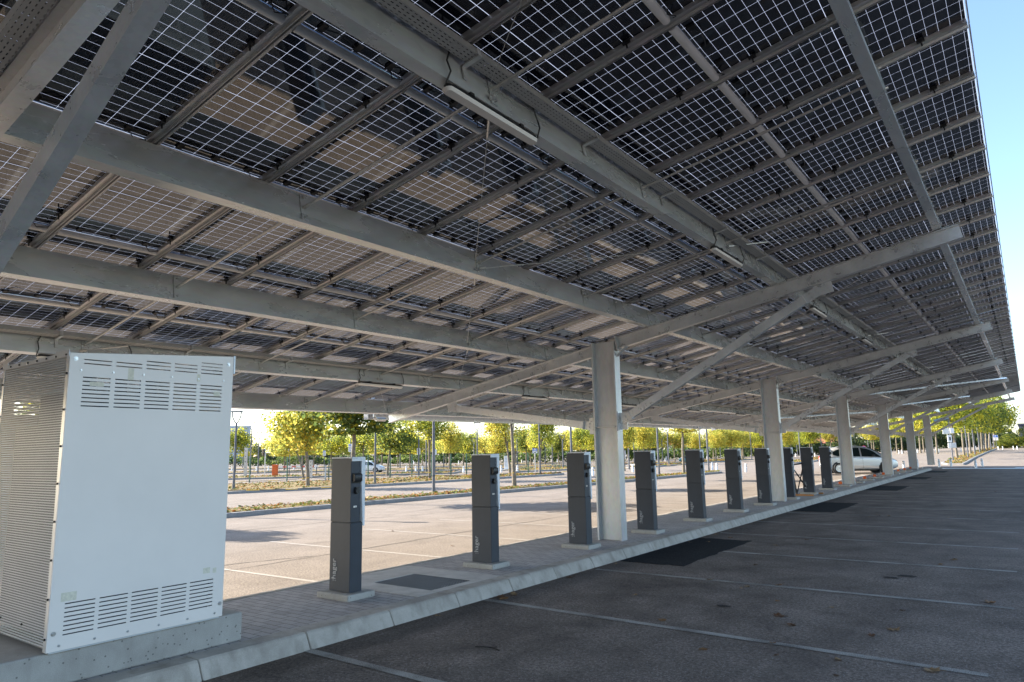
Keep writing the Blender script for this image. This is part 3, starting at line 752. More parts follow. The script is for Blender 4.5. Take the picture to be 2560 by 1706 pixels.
# ------------------------------------------------------------------ things hung on the carport
for k, (px, nm, lab, lab2) in enumerate(((3.385, 'B', 'perforated galvanised cable tray along the beam with the nearest strip light', ''), (-3.13, 'E', 'perforated galvanised cable tray carrying red cables above the white cabinet', ''))):
    tr = empty('cable_tray', tuple(RP(px, PF, -14)), 0, lab, 'cable tray')
    inv = Matrix.Translation(-RP(px, PF, -14)); f0 = .2
    def tp(mb, name, mats, par=tr, inv=inv, **kw):
        o = mb.build(name, mats, None, **kw); o.parent = par; o.matrix_parent_inverse = inv; return o
    g = MB(); y0, y1 = -14.5, 56
    a, b_ = RP(px, PF, y0)+NV*f0+U*.045, RP(px, PF, y1)+NV*f0+U*.045
    g.extr([(0, 0), (.105, 0), (.105, .0015), (0, .0015)], a, b_, U, NV); tp(g, 'tray_base', M['tray'])
    g = MB(); g.extr([(-.0015, 0), (0, 0), (0, .055), (-.0015, .055)], a, b_, U, NV); g.extr([(.105, 0), (.1065, 0), (.1065, .055), (.105, .055)], a, b_, U, NV); tp(g, 'tray_side', M['traywall'])
    y = -13.2; br = MB()
    while y < 56:
        q = RP(px, PF, y)+NV*(f0-.012); g = MB(); g.ob(q+U*.085, (U, (0, 1, 0), NV), (.083, .018, .008)); g.ob(q+U*.012-NV*.05, (U, (0, 1, 0), NV), (.006, .018, .055)); g.ob(q+U*.155+NV*.03, (U, (0, 1, 0), NV), (.008, .018, .03)); tp(g, 'bracket', M['galv'])
        y += 1.65
    g = MB(); rr = random.Random(k)
    for c_ in range(3):
        pts = [RP(px, PF, -14+i*1.2)+NV*(f0+.012+.008*rr.random())+U*(.06+.025*c_+rr.uniform(-.008, .008)) for i in range(58)]; g.path(pts, .0085, 6)
    tp(g, 'cable', M['cable'] if k else M['black'])

# a tray crosses along the nearest rafter
trr = empty('cable_tray', tuple(RP(0, RAFTER_F, ROWS[1]-.1)), 0, 'perforated galvanised cable tray along the sloping rafter in the top left corner', 'cable tray')
invr = Matrix.Translation(-RP(0, RAFTER_F, ROWS[1]-.1))
def trp(mb, name, mats): o = mb.build(name, mats); o.parent = trr; o.matrix_parent_inverse = invr
g = MB(); ya = ROWS[1]-.185; g.extr([(0, 0), (.11, 0), (.11, .0015), (0, .0015)], RP(-3.0, RAFTER_F-.03, ya), RP(5.5, RAFTER_F-.03, ya), (0, 1, 0), NV); trp(g, 'tray_base', M['tray_x'])
for dy in (-.0015, .11):
    g = MB(); g.extr([(dy, 0), (dy+.0015, 0), (dy+.0015, .055), (dy, .055)], RP(-3.0, RAFTER_F-.03, ya), RP(5.5, RAFTER_F-.03, ya), (0, 1, 0), NV); trp(g, 'tray_side', M['traywall'])
for xx in (-2, -.3, 1.4, 3.1, 4.8):
    g = MB(); g.ob(RP(xx, RAFTER_F-.042, ya+.055), (U, (0, 1, 0), NV), (.018, .075, .008)); trp(g, 'bracket', M['galv'])
# strip lights
def striplight():
    r = empty('strip_light', (0, 0, 0)); g = MB()
    L_ = 1.06; n = 8
    def cap(y, s, wd): return [(wd*math.cos(math.pi*i/n), y+s*wd*math.sin(math.pi*i/n)) for i in range(n+1)]
    def loft(z0, z1, w0, w1, m):
        a = cap(L_/2-w0, 1, w0)+cap(-L_/2+w0, -1, w0)[::-1]; c = cap(L_/2-w0, 1, w1)+cap(-L_/2+w0, -1, w1)[::-1]
        b = len(g.v); k = len(a); g.v += [(x, y, z0) for x, y in a]+[(x, y, z1) for x, y in c]
        for i in range(k): j = (i+1) % k; g.f.append((b+i, b+j, b+k+j, b+k+i)); g.m.append(m)
        g.f.append(tuple(b+i for i in range(k))[::-1]); g.m.append(m); g.f.append(tuple(b+k+i for i in range(k))); g.m.append(m)
    loft(-.032, -.012, .052, .048, 0); loft(-.012, 0, .03, .03, 0)
    for y in (-.3, .3): g.box(-.056, .056, y-.02, y+.02, -.02, .008, 0)
    g.build('housing', M['black'], r); g.v, g.f, g.m = [], [], []
    loft(-.056, -.0315, .03, .045, 0); g.build('diffuser', M['diffuser'], r, smooth=50)
    for y, s in ((-L_/2-.005, -1), (L_/2-.02, 1)):
        c = MB(); c.path([Vector((0, y, -.03)), Vector((.03, y+s*.02, -.02)), Vector((.078, y+s*.012, .05)), Vector((.066, y+s*.02, .14)), Vector((.07, y-s*.015, .22)), Vector((.075, y, .3))], .0065, 6)
        c.build('cord', M['black'], r)
    return r
LB = [-1.3+5.0*k for k in range(-1, 11)]
first = striplight(); used = False
for px, beam in ((3.385, 'upper cable tray beam'), (-3.13, 'lower cable tray beam')):
    ys = [y for y in LB if y > -4]
    for i, y in enumerate(ys):
        loc = RP(px, PF, y)-U*.04-NV*.012
        lab = f'white strip light under the {beam}, {ordn(i)} from the near end'
        if not used: o = first; used = True; o.location = loc
        else: o = dup(first, loc)
        o.rotation_euler = (0, -SL, 0); tag(o, lab, 'strip light', 'strip lights under the carport')

# ------------------------------------------------------------------ charging posts
def textmesh(s, size, name, mat, parent, M4, depth=.0012):
    cu = bpy.data.curves.new(name, 'FONT'); cu.body = s; cu.size = size; cu.extrude = depth; cu.resolution_u = 3
    to = bpy.data.objects.new('tmp_text', cu); C.objects.link(to); bpy.context.view_layer.update()
    me = bpy.data.meshes.new_from_object(to.evaluated_get(bpy.context.evaluated_depsgraph_get())); bpy.data.objects.remove(to)
    me.transform(M4); me.name = name; me.materials.clear(); me.materials.append(mat)
    o = bpy.data.objects.new(name, me); C.objects.link(o)
    if parent: o.parent = parent
    return o
def charger():
    r = empty('charging_post', (0, 0, 0)); w_, d_ = .335, .185
    g = MB(); g.box(0, w_, 0, d_-.012, 0, .735); g.build('lower_body', M['char_low'], r, bevel=.005)
    g = MB(); g.box(0, w_-.004, 0, .137, .741, 1.435); g.build('upper_body', M['char'], r, bevel=.004)
    g = MB(); g.box(.01, w_-.012, .01, d_-.02, .73, .745); g.build('joint_gap', M['black'], r)
    g = MB()   # pale back shell, hooded over the socket side
    prof = [(.139, 1.405), (.04, 1.405), (.04, 1.436), (-.0, 1.436), (-.0, 1.4525), (.195, 1.4525), (.195, .70), (.163, .70), (.139, 1.2)]
    g.extr([(a, c) for a, c in [(.1385, 1.2), (.1385, 1.4365), (0, 1.4365), (0, 1.4525), (.193, 1.4525), (.193, .695), (.165, .695)]], (-.003, 0, 0), (w_+.012, 0, 0), (0, 1, 0), (0, 0, 1))
    g.box(w_-.003, w_+.012, .0, .139, 1.405, 1.436)
    g.build('back_shell', M['trim'], r, bevel=.003)
    g = MB(); x = w_-.004
    g.box(x, x+.006, .012, .128, 1.165, 1.275); g.build('socket_frame', M['black'], r, bevel=.003)
    g = MB()
    prof = [(0, -.048), (.03, -.046), (.042, -.03), (.044, .03), (.034, .046), (0, .048)]
    g.extr(prof, (x+.006, .016, 1.222), (x+.006, .124, 1.222), (1, 0, 0), (0, 0, 1)); g.build('socket_cover', M['black'], r, bevel=.006, smooth=40)
    g = MB(); g.tube((x, .072, 1.08), (x+.022, .072, 1.08), .034, n=14); g.tube((x+.022, .072, 1.08), (x+.034, .072, 1.08), .028, n=14); g.box(x, x+.03, .05, .094, 1.105, 1.122); g.build('round_socket', M['black'], r, smooth=40)
    g = MB(); g.box(x, x+.003, .04, .085, .90, .92); g.tube((x+.002, .075, .91), (x+.008, .075, .91), .008, n=8); g.build('lock', M['silver'], r)
    m4 = Matrix.Translation((.108, -.0022, .105)) @ Matrix(((0, -1, 0, 0), (0, 0, -1, 0), (1, 0, 0, 0), (0, 0, 0, 1)))
    textmesh(':hager', .098, 'lettering', M['letter'], r, m4)
    g = MB(); rr = random.Random(5)
    g.box(-.09, .43, -.1, .29, -.075, .0); g.build('concrete_foot', M['conc'], r, bevel=.018)
    return r
CH = [(-.135, .135), (-.05, 2.52), (.12, 4.77), (.19, 7.1), (.19, 9.57), (.18, 12.05), (.22, 14.3), (.2, 16.75), (.18, 19.25), (.19, 21.8)]
ch = charger(); n_ch = len(CH)
desc = ['charcoal charging post nearest the white cabinet', 'charcoal charging post just beyond the drain grate', 'charcoal charging post just in front of the nearest carport column', 'charcoal charging post just past the nearest carport column',
        'fifth charcoal charging post from the white cabinet', 'sixth charcoal charging post from the white cabinet', 'charcoal charging post half in front of the second carport column', 'charcoal charging post beside the black trestle, just past the second column',
        'charcoal charging post standing behind the black trestle', 'charcoal charging post farthest from the cabinet, in front of the silver car']
for i, (x, y) in enumerate(CH):
    o = ch if i == 0 else dup(ch)
    o.location = (x, y, .205); tag(o, desc[i], 'charging post', 'charging posts on the island'); rot = (0, .01, -.012, .006, 0, -.008, .01, 0, .012, 0)[i]; o.rotation_euler = (0, 0, rot)
# bare concrete feet with orange caps
def stub():
    r = empty('charger_foundation', (0, 0, 0)); g = MB(); g.box(-.11, .46, -.12, .33, 0, .075); g.build('concrete_foot', M['conc'], r, bevel=.015)
    g = MB(); g.box(.02, .14, .04, .14, .075, .17); g.box(.03, .13, .05, .13, .17, .185); g.build('orange_cap', M['orange'], r, bevel=.008); return r
st = stub()
for i, y in enumerate([24.3, 26.9, 29.3, 31.8, 34.3, 36.8, 39.3, 41.8, 44.3, 46.8]):
    o = st if i == 0 else dup(st)
    o.location = (.2, y, .14)
    tag(o, f'bare concrete post foundation with a small orange cap, {ordn(i)} beyond the charging posts', 'foundation', 'unused post foundations on the island')

# black trestle barrier on timber feet
t_ = empty('trestle_barrier', (.2, 18.4, .14), 0, 'black steel trestle with crossed bars on timber feet between two charging posts', 'barrier')
def tb(nm, segs, mat):
    g = MB()
    for p, q, s in segs:
        p, q = Vector(p), Vector(q); d = (q-p).normalized(); a = Vector((1, 0, 0)) if abs(d.x) < .9 else Vector((0, 0, 1)); b_ = d.cross(a).normalized()
        g.ob((p+q)/2, (d, b_.cross(d), b_), ((q-p).length/2, s, s))
    return g.build(nm, mat, t_)
tb('post', [((0, 0, 0), (-.12, 0, .97), .02)], M['rust']); tb('post', [((.1, 1.05, 0), (-.02, 1.05, 1.0), .02)], M['rust'])
tb('top_bar', [((-.12, -.02, .96), (-.02, 1.07, .985), .02)], M['rust'])
tb('cross_bar', [((-.1, .02, .9), (.1, 1.03, .1), .014)], M['rust']); tb('cross_bar', [((-.01, 1.03, .9), (0, .02, .1), .014)], M['rust'])
tb('timber_foot', [((-.15, 0, .03), (.5, -.05, .03), .025)], M['wood']); tb('timber_foot', [((-.05, 1.05, .03), (.55, 1.0, .03), .025)], M['wood'])

# ------------------------------------------------------------------ the white cabinet
g = MB(); g.box(-1.0, .70, -3.3, -1.47, .1405, .372); tag(g.build('concrete_plinth', M['conc'], bevel=.014), 'rough pale concrete plinth under the big white cabinet', 'plinth')
CX, CY0, CY1, CZ = .741, -2.985, -1.688, .385
cab = empty('equipment_cabinet', (CX, CY0, CZ), 0, 'large white metal equipment cabinet with ventilation slots and perforated side', 'cabinet')
def cabp(mb, nm, mats, par=None, **kw):
    o = mb.build(nm, mats, None, **kw); o.parent = par or cab
    if par is None: o.matrix_parent_inverse = Matrix.Translation((-CX, -CY0, -CZ))
    return o
ztop = lambda y: 2.452+(y-CY0)*.0755
slots = []
for k in range(5):
    y0 = -2.889+.227*k
    for r in range(8): slots.append((y0, y0+.194, 2.281-.03*r))
    for r in range((2, 2, 3, 3, 4)[k]): slots.append((y0, y0+.194, 2.383+.029*r))
    for r in range(8): slots.append((y0, y0+.2, .691-.0295*r))
def slotted(mb, x, y0, y1, zb, zt, slots, dx):
    """a sheet with real slots, built as strips between the openings"""
    zs = sorted(set([zb]+[s[2]-.0042 for s in slots]+[s[2]+.0042 for s in slots]))
    def strip(a, c, za, zc, zc2=None):
        for xx, fl in ((x, 0), (x-dx, 1)):
            q = [(xx, a, za), (xx, c, za), (xx, c, zc2 if zc2 is not None else zc), (xx, a, zc)]; mb.quad(q[::-1] if fl else q)
    sl_ = (zt(y1)-zt(y0))/(y1-y0); yat = lambda z: max(y0, y0+(z-zt(y0))/sl_)
    def tri(za, zc):      # sloping left end of a band that runs into the top edge
        ya, yc = yat(za), yat(zc)
        if yc <= y0: return y0
        pts = [(ya, za), (yc, za), (yc, zc)]+([(y0, zt(y0))] if ya <= y0 else [])
        for xx, fl in ((x, 0), (x-dx, 1)):
            q = [(xx, p, z) for p, z in pts]; mb.quad(q[::-1] if fl else q)
        return yc
    for za, zc in zip(zs[:-1], zs[1:]):
        op = sorted((s[0], s[1]) for s in slots if abs(s[2]-(za+zc)/2) < .003); a = tri(za, zc)
        for p, q in op: strip(a, p, za, zc); a = q
        strip(a, y1, za, zc)
    ya = yat(zs[-1]); strip(ya, y1, zs[-1], zt(ya), zt(y1))
    mb.quad([(x, y0, zb), (x, y0, zt(y0)), (x-dx, y0, zt(y0)), (x-dx, y0, zb)]); mb.quad([(x, y1, zb), (x-dx, y1, zb), (x-dx, y1, zt(y1)), (x, y1, zt(y1))])
    mb.quad([(x, y0, zt(y0)), (x, y1, zt(y1)), (x-dx, y1, zt(y1)), (x-dx, y0, zt(y0))])
g = MB(); slotted(g, CX, CY0, CY1, CZ, ztop, slots, .004)
face = cabp(g, 'front_panel', M['cabwhite'])
g = MB()
for y, z, r in [(-2.946, 2.413, .016), (-1.734, 2.477, .016), (-2.948, .502, .016), (-1.715, .488, .016)]+[(-2.906+.226*k, 2.331, .0085) for k in range(6)]+[(-2.907+.23*k, .418, .0085) for k in range(6)]:
    b_ = MB(); b_.tube((CX-.001, y, z), (CX+.003, y, z), r, n=12); b_.tube((CX+.003, y, z), (CX+.009, y, z), r*.62, n=6)
    cabp(b_, 'bolt', M['bolt'])
g = MB()
for y, z, a, c in ((-2.55, 2.33, .022, .045), (-2.79, 2.235, .05, .016), (-1.83, 2.215, .03, .02), (-2.868, .737, .05, .03), (-1.845, .768, .03, .022), (-1.775, .76, .016, .02), (-2.0, 2.34, .014, .03)):
    g = MB(); g.box(CX+.0004, CX+.0008, y-a, y+a, z-c, z+c); cabp(g, 'tape_residue', M['tape'])
# side: perforated sheet in a zinc frame
XB = -.52
side = empty('side_panel'); side.parent = cab
def sidep(mb, nm, mats): 
    o = mb.build(nm, mats); o.parent = side; o.matrix_parent_inverse = Matrix.Translation((-CX, -CY0, -CZ)); return o
def zt2(x): return 2.452-.0*(x-CX)
g = MB(); g.box(XB+.03, CX-.052, CY0+.002, CY0+.0035, CZ+.02, 2.43)
o = sidep(g, 'perforated_sheet', M['perf']); 
for xa, xb in ((CX-.055, CX-.0045), (XB-.01, XB+.03)):
    g = MB(); g.box(xa, xb, CY0-.0005, CY0+.004, CZ, 2.455); sidep(g, 'frame', M['cabframe'])
g = MB(); g.box(XB-.012, CX-.0045, CY0-.0045, CY0-.001, 2.428, 2.46); g.box(CX-.25, CX-.0045, CY0-.0065, CY0-.0047, 2.436, 2.478); g.box(XB-.012, XB+.1, CY0-.0065, CY0-.0047, 2.436, 2.478); sidep(g, 'top_strip', M['cabframe'])
g = MB()
for z in [.47+.262*i for i in range(8)]:
    g.tube((CX-.028, CY0-.001, z), (CX-.028, CY0-.009, z), .008, n=8); g.tube((XB+.01, CY0-.001, z), (XB+.01, CY0-.009, z), .008, n=8)
for x in [CX-.05-.175*i for i in range(7)]: g.tube((x, CY0-.004, 2.443), (x, CY0-.012, 2.443), .008, n=8)
for x in (-.1, .3): g.tube((x, CY0+.001, .52), (x, CY0-.007, .52), .008, n=8)
sidep(g, 'rivets', M['rust'])
g = MB(); slotted(g, XB, CY0, CY1, CZ, ztop, slots, .004); cabp(g, 'back_panel', M['cabwhite'])
g = MB(); g.box(XB, CX-.006, CY1-.003, CY1-.0005, CZ, 2.44); cabp(g, 'end_panel', M['cabwhite'])
g = MB(); q = [(XB, CY0+.004, 2.446), (CX-.006, CY0+.004, 2.446), (CX-.006, CY1-.004, ztop(CY1)-.006), (XB, CY1-.004, ztop(CY1)-.006)]; g.quad(q); g.quad([(x, y, z-.004) for x, y, z in q][::-1])
g.box(CX-.003, CX+.004, CY1+.002, CY1+.016, 2.40, ztop(CY1)+.006); cabp(g, 'lid', M['cabframe'])
g = MB(); g.box(-.4, .62, -2.9, -1.75, CZ+.06, 1.95); g.box(-.1, .55, -2.85, -2.1, 1.95, 2.2);  # added bulk, enlarged to block light coming through slots and perforations
for yy in (-2.6, -2.35, -2.1): g.tube((.1, yy, 2.2), (.1, yy, 2.36), .07, n=10)
cabp(g, 'inner_transformer', M['inside'])
for xa in (CX-.09, XB+.01):
    g = MB(); g.box(xa, xa+.08, CY0+.02, CY1-.02, CZ-.013, CZ-.0005); cabp(g, 'base_rail', M['cabframe'])

# a twig and dry leaves on the lane
g = MB(); g.path([Vector((2.206, -.174, .012)), Vector((2.28, -.15, .016)), Vector((2.351, -.121, .012)), Vector((2.444, -.144, .01))], .005, 6); g.path([Vector((2.351, -.121, .012)), Vector((2.39, -.1, .02))], .003, 5)
tag(g.build('twig', M['twig']), 'thin dark broken twig lying on the shaded asphalt', 'twig')
LEAF = [(2.78,3.9),(3.62,3.96),(4.08,2.35),(4.43,3.02),(5.11,2.34),(5.77,4.12),(5.06,3.24),(5.22,7.18),(5.1,6.62),(3.17,13.96),(3.42,13.9),(2.57,7.56),(4.31,1.32),(4.95,.68),(5.52,1.17),(3.88,.81),(4.97,2.03),(3.33,3.68),(3.3,3.55),(3.87,3.04),(4.28,2.03),(4.88,1.1),(1.57,8.21),(1.2,8.82),(1.43,7.41),(4.62,14.0),(5.18,24.85),(4.44,.97),(3.05,13.56),(2.84,8.53),(2.92,5.33),(1.17,7.23),(-3.13,8.16),(-2.4,4.79),(1.12,1.63),(1.16,1.83),(1.2,1.57),(1.14,3.24),(1.13,4.45),(1.12,.53),(3.17,1.57),(-1.09,6.14),(2.39,2.54)]
rr = random.Random(21)
LEAF += [(1.09+rr.uniform(0, .1), y) for y in (7.9, 8.1, 8.4, 8.55, 8.7, 9.0, 9.3, 10.2, 10.5, 10.9, 11.2, 11.6, 3.1, 12.0)]
SUN = [(-3.6, 3.1), (-5.2, 6.0), (-2.1, 9.2), (-6.1, 12.0), (-1.9, 13.4)]
def leafmesh(seed):
    r = random.Random(seed); g = MB(); n = 15; pts = []
    for i in range(n):
        t = 2*math.pi*i/n; rad = (.55+.45*abs(math.cos(2.5*t)))*(1 if i % 2 else .8)*r.uniform(.85, 1.1); pts.append((rad*math.cos(t), rad*.85*math.sin(t), r.uniform(.05, .5)*rad))
    for i in range(n): g.quad([(0, 0, .04), pts[i], pts[(i+1) % n]])
    g.tube((-.3, 0, .05), (-1.25, .1, .25), .03, n=5)
    me = g.mesh('fallen_leaf', M['dryleaf']); c = r.choice([(.20, .10, .045), (.25, .13, .055), (.15, .075, .04), (.32, .2, .1), (.24, .10, .04)]); leafcolour(me, [c]*len(me.vertices), 1); return me
lms = [leafmesh(i) for i in range(7)]
big = {(4.08,2.35), (5.77,4.12), (5.11,2.34), (5.52,1.17), (1.2,1.57), (1.16,1.83), (1.12,1.63), (3.42,13.9), (3.17,13.96), (1.57,8.21), (5.22,7.18)}
for i, p in enumerate(LEAF+SUN):
    x, y = p; s = .07 if p in big else rr.uniform(.026, .055)
    o = bpy.data.objects.new('fallen_leaf', lms[i % 7]); C.objects.link(o); o.location = (x, y, (.148 if -1 < x < .9 else .006)); o.scale = (s, s, s*.8); o.rotation_euler = (rr.uniform(-.15, .15), rr.uniform(-.15, .15), rr.uniform(0, 6.28))
    near = 'curled dry brown leaf lying against the island kerb' if .9 < x < 1.35 else ('dry brown leaf lying on the sunlit asphalt' if x < -1 else ('dry brown leaf on the island paving' if x < .9 else 'dry brown leaf lying on the shaded asphalt lane'))
    tag(o, near, 'leaf', {'c': 'leaves along the kerb', 'd': 'leaves on the ground'}[near[0]] if 'sunlit' not in near and 'island paving' not in near else ('leaves on the sunlit asphalt' if 'sunlit' in near else None))

# ------------------------------------------------------------------ trees
PAL = {'yellow': [(.62, .50, .06), (.54, .47, .06), (.42, .41, .055), (.27, .31, .045), (.15, .19, .03), (.56, .41, .05)],
       'mixed': [(.56, .48, .03), (.38, .39, .035), (.24, .29, .03), (.14, .19, .025), (.09, .13, .02)],
       'green': [(.065, .105, .02), (.095, .14, .025), (.14, .18, .03), (.055, .09, .018), (.28, .3, .035), (.46, .4, .03)]}
def crown_mesh(name, seed, pal, n, leaf, nclump=30, gap=.24):
    r = np.random.RandomState(seed); P = np.array(PAL[pal])
    d = r.normal(size=(nclump, 3)); d /= np.linalg.norm(d, axis=1)[:, None]; cc = d*(r.uniform(.25, .86, nclump)**.7)[:, None]
    cc[:, 2] = cc[:, 2]*1.0; cc *= (1+.22*r.normal(size=(nclump, 1)).clip(-1, 1))
    tone = r.dirichlet(np.ones(len(P))*.8, nclump)
    k = r.randint(0, nclump, n); pos = cc[k]+r.normal(size=(n, 3))*gap*(.55+.45*r.rand(n, 1)); rad = np.linalg.norm(pos, axis=1)
    pos *= np.where(rad > 1.12, 1.12/rad, 1)[:, None]
    pos[:, 2] = np.where(pos[:, 2] < -.75, -.75+.25*(pos[:, 2]+.75), pos[:, 2])
    nrm = pos*.5+r.normal(size=(n, 3))*.8+np.array([0, 0, .35]); nrm /= np.linalg.norm(nrm, axis=1)[:, None]
    a = np.cross(nrm, r.normal(size=(n, 3))); a /= np.linalg.norm(a, axis=1)[:, None]; b = np.cross(nrm, a)
    s = (leaf*r.uniform(.6, 1.3, n))[:, None]
    V = np.stack([pos-a*s*.5, pos-b*s*.42+nrm*s*.12, pos+a*s*.5, pos+b*s*.42+nrm*s*.12], 1).reshape(-1, 3)
    me = bpy.data.meshes.new(name); me.vertices.add(4*n); me.vertices.foreach_set('co', V.astype('f').ravel()); me.loops.add(4*n); me.loops.foreach_set('vertex_index', np.arange(4*n))
    me.polygons.add(n); me.polygons.foreach_set('loop_start', np.arange(0, 4*n, 4)); me.polygons.foreach_set('loop_total', np.full(n, 4)); me.update(calc_edges=True)
    me.materials.append(M['leaf'])
    pick = np.array([r.choice(len(P), p=tone[i]) for i in k]); col = P[pick]*r.uniform(.8, 1.2, (n, 1))
    leafcolour(me, col); return me, cc
CROWN = {}
for pal, base in (('yellow', 1), ('mixed', 21), ('green', 41)):
    CROWN[pal] = [crown_mesh('tree_crown', base+i, pal, 4600, .088) for i in range(3)]
CROWN_NEAR = {pal: crown_mesh('tree_crown', 77+i, pal, 8500, .088, 44, .2) for i, pal in enumerate(('yellow', 'green', 'mixed'))}
def trunk_mesh(cc, hz, R, hh, xo, r0, lean=0, seed=0):
    """tapered trunk up into the crown with limbs to the leaf clumps; crown centre at height hz"""
    g = MB(); rr = random.Random(seed); pts = []
    nseg = 6; top = hz+hh*.55
    for i in range(nseg+1):
        t = i/nseg; pts.append((Vector((xo.x*t**1.5+rr.uniform(-.03, .03)*t, xo.y*t**1.5+rr.uniform(-.03, .03)*t, top*t)), r0*(1-.72*t)))
    for (p, a), (q, b) in zip(pts[:-1], pts[1:]): g.tube(p, q, a, b, n=9)
    g.tube((0, 0, -.08), (0, 0, .12), r0*1.35, r0*1.02, n=9)
    for c in cc[:14]:
        e = Vector((xo.x+c[0]*R*.85, xo.y+c[1]*R*.85, hz+c[2]*hh*.85)); t = rr.uniform(.45, .85); i = min(nseg-1, int(t*nseg)); p = pts[i][0].lerp(pts[i+1][0], t*nseg-i)
        if e.z < p.z+.05: e.z = p.z+.15
        m = p.lerp(e, .5)+Vector((0, 0, .12*R)); g.tube(p, m, r0*.3, r0*.2, n=5, caps=False); g.tube(m, e, r0*.2, r0*.06, n=5, caps=False)
    return g.mesh('trunk', M['bark'], smooth=60)
TREES = [  # x, y, z, crown radius, crown offset, crown bottom, crown top, leaves
(-13.2,2.5,0,1.0,0,1.75,3.5,'green'),(-12.8,11.4,0,1.85,.15,2.1,4.9,'green'),(-12.6,20.7,0,1.2,-.2,2.9,5.2,'mixed'),(-11.9,29.4,0,1.3,0,2.8,5.0,'mixed'),(-11.7,37.9,0,1.45,.1,2.45,5.2,'yellow'),
(-23.9,18.1,0,1.75,-.45,1.6,5.0,'yellow'),(-34.8,26.1,0,1.25,-1.2,1.6,3.3,'yellow'),(-34.3,33.6,0,1.5,.6,1.5,4.2,'green'),(-23.1,26.4,0,1.5,-.1,2.25,4.4,'mixed'),(-39.2,46.5,0,1.1,.1,1.4,4.0,'yellow'),
(-43.6,53.7,0,1.15,.3,1.35,3.8,'mixed'),(-50.1,54.2,0,1.15,-.2,1.4,3.4,'yellow'),(-22.0,33.1,0,1.4,-.5,1.9,4.4,'yellow'),(-37.9,52.2,0,1.25,0,1.4,3.0,'yellow'),(-44.1,67.4,0,1.5,-.3,1.3,3.6,'yellow'),
(-22.1,36.8,0,.95,.3,1.7,3.9,'mixed'),(-42.2,70.9,0,1.0,-.3,1.3,3.7,'green'),(-39.3,71.7,0,2.0,-.3,1.6,4.4,'yellow'),(-37.4,58.5,0,.9,0,1.6,3.5,'yellow'),(-31.8,75.2,0,1.6,-.2,1.6,4.8,'yellow'),
(-29.3,77.4,0,1.6,0,1.5,3.8,'yellow'),(-31.5,96.7,0,2.1,.2,1.65,4.1,'yellow'),(-30.2,87.0,0,1.15,-.1,1.55,3.3,'yellow'),(-19.8,45.4,0,.9,.1,1.6,3.6,'yellow'),(-23.8,76.7,0,1.0,.2,1.5,3.0,'yellow'),
(-26.4,102.4,0,1.5,-.4,1.4,3.8,'yellow'),(-29.3,127.4,0,1.5,.3,1.45,4.3,'mixed'),(-17.0,94.5,.12,1.45,-.4,1.75,3.9,'mixed'),(-19.6,104,.1,1.3,0,1.85,4.2,'mixed'),(-19.3,116.1,.13,1.1,0,2.0,4.2,'yellow'),
(-25.6,92.1,0,1.1,.2,1.45,3.8,'yellow'),(-12.6,113.1,.27,1.4,.1,2.0,4.4,'yellow'),(-15.3,128,.22,1.5,0,2.1,4.6,'yellow'),
(.6,75.4,.14,2.3,-.5,2.45,6.6,'mixed'),(.5,86.2,.23,2.1,.1,2.2,6.9,'mixed'),(.5,97,.32,2.1,.2,2.2,7.3,'green'),(.4,107.4,.4,2.2,.3,2.2,7.9,'green'),(.5,118,.48,2.4,.3,2.2,8.1,'mixed'),
(.4,127,.55,2.6,.6,2.1,8.4,'green'),(.6,136,.62,2.8,.8,2.1,8.9,'green'),(.7,145,.7,3.0,1.2,2.2,9.2,'mixed'),(1.1,155.7,.78,3.7,1.2,2.2,9.8,'green'),
(-9.4,117.6,.37,1.7,.1,2.6,6.5,'mixed'),(-6.4,112,.4,2.0,.2,2.6,7.0,'yellow'),(-3.6,104,.36,2.0,.2,2.7,6.8,'mixed'),
(-58,58,0,1.6,0,1.4,3.6,'yellow'),(-55,45,0,1.5,0,1.5,3.7,'mixed'),(-48,63,0,1.4,0,1.4,3.5,'yellow'),(-34,66,0,1.2,0,1.5,3.3,'yellow'),(-46,80,0,1.8,0,1.5,3.9,'yellow'),(-60,70,0,1.8,0,1.5,3.8,'yellow'),(-38,85,0,1.6,0,1.5,3.7,'mixed'),
(-66,47,0,1.9,0,1.4,4.2,'yellow'),(-72,56,0,2.0,0,1.4,4.3,'mixed'),(-62,38,0,1.7,0,1.5,4.2,'mixed'),(-52,39,0,1.3,0,1.5,3.8,'yellow'),(-46,44,0,1.3,0,1.5,3.8,'yellow'),(-27,64,0,1.3,0,1.6,4.0,'yellow'),(-30,57,0,1.2,0,1.6,3.9,'mixed'),(-24,83,0,1.5,0,1.6,4.0,'yellow'),(-21,99,0,1.5,0,1.7,4.1,'yellow'),(-23,112,0,1.7,0,1.7,4.4,'mixed'),(-34,112,0,2,0,1.6,4.2,'yellow'),(-52,75,0,1.7,0,1.5,4,'yellow'),(-44,92,0,2,0,1.5,4.2,'mixed'),(-56,80,0,1.9,0,1.5,4.1,'yellow'),(-11,124,.35,1.8,0,2.2,5.5,'yellow'),(-7,122,.4,1.9,0,2.4,6.4,'mixed'),
(-42,38,0,1.2,0,1.6,3.6,'mixed'),(-49,51,0,1.4,0,1.5,3.8,'mixed'),(-41,62,0,1.3,0,1.5,3.9,'green'),(-35,79,0,1.6,0,1.5,4.2,'mixed'),(-29,70,0,1.2,0,1.6,3.8,'mixed'),(-26,88,0,1.5,0,1.6,4.2,'mixed'),(-78,66,0,2.2,0,1.4,4.6,'mixed'),(-66,62,0,1.8,0,1.4,4.4,'green'),(-48,86,0,1.9,0,1.5,4.4,'mixed'),(-30,105,0,1.8,0,1.6,4.4,'yellow'),(-24,96,0,1.4,0,1.7,4.2,'mixed'),(-57,66,0,1.6,0,1.4,4.1,'mixed'),(-33,92,0,1.6,0,1.6,4.2,'yellow')]
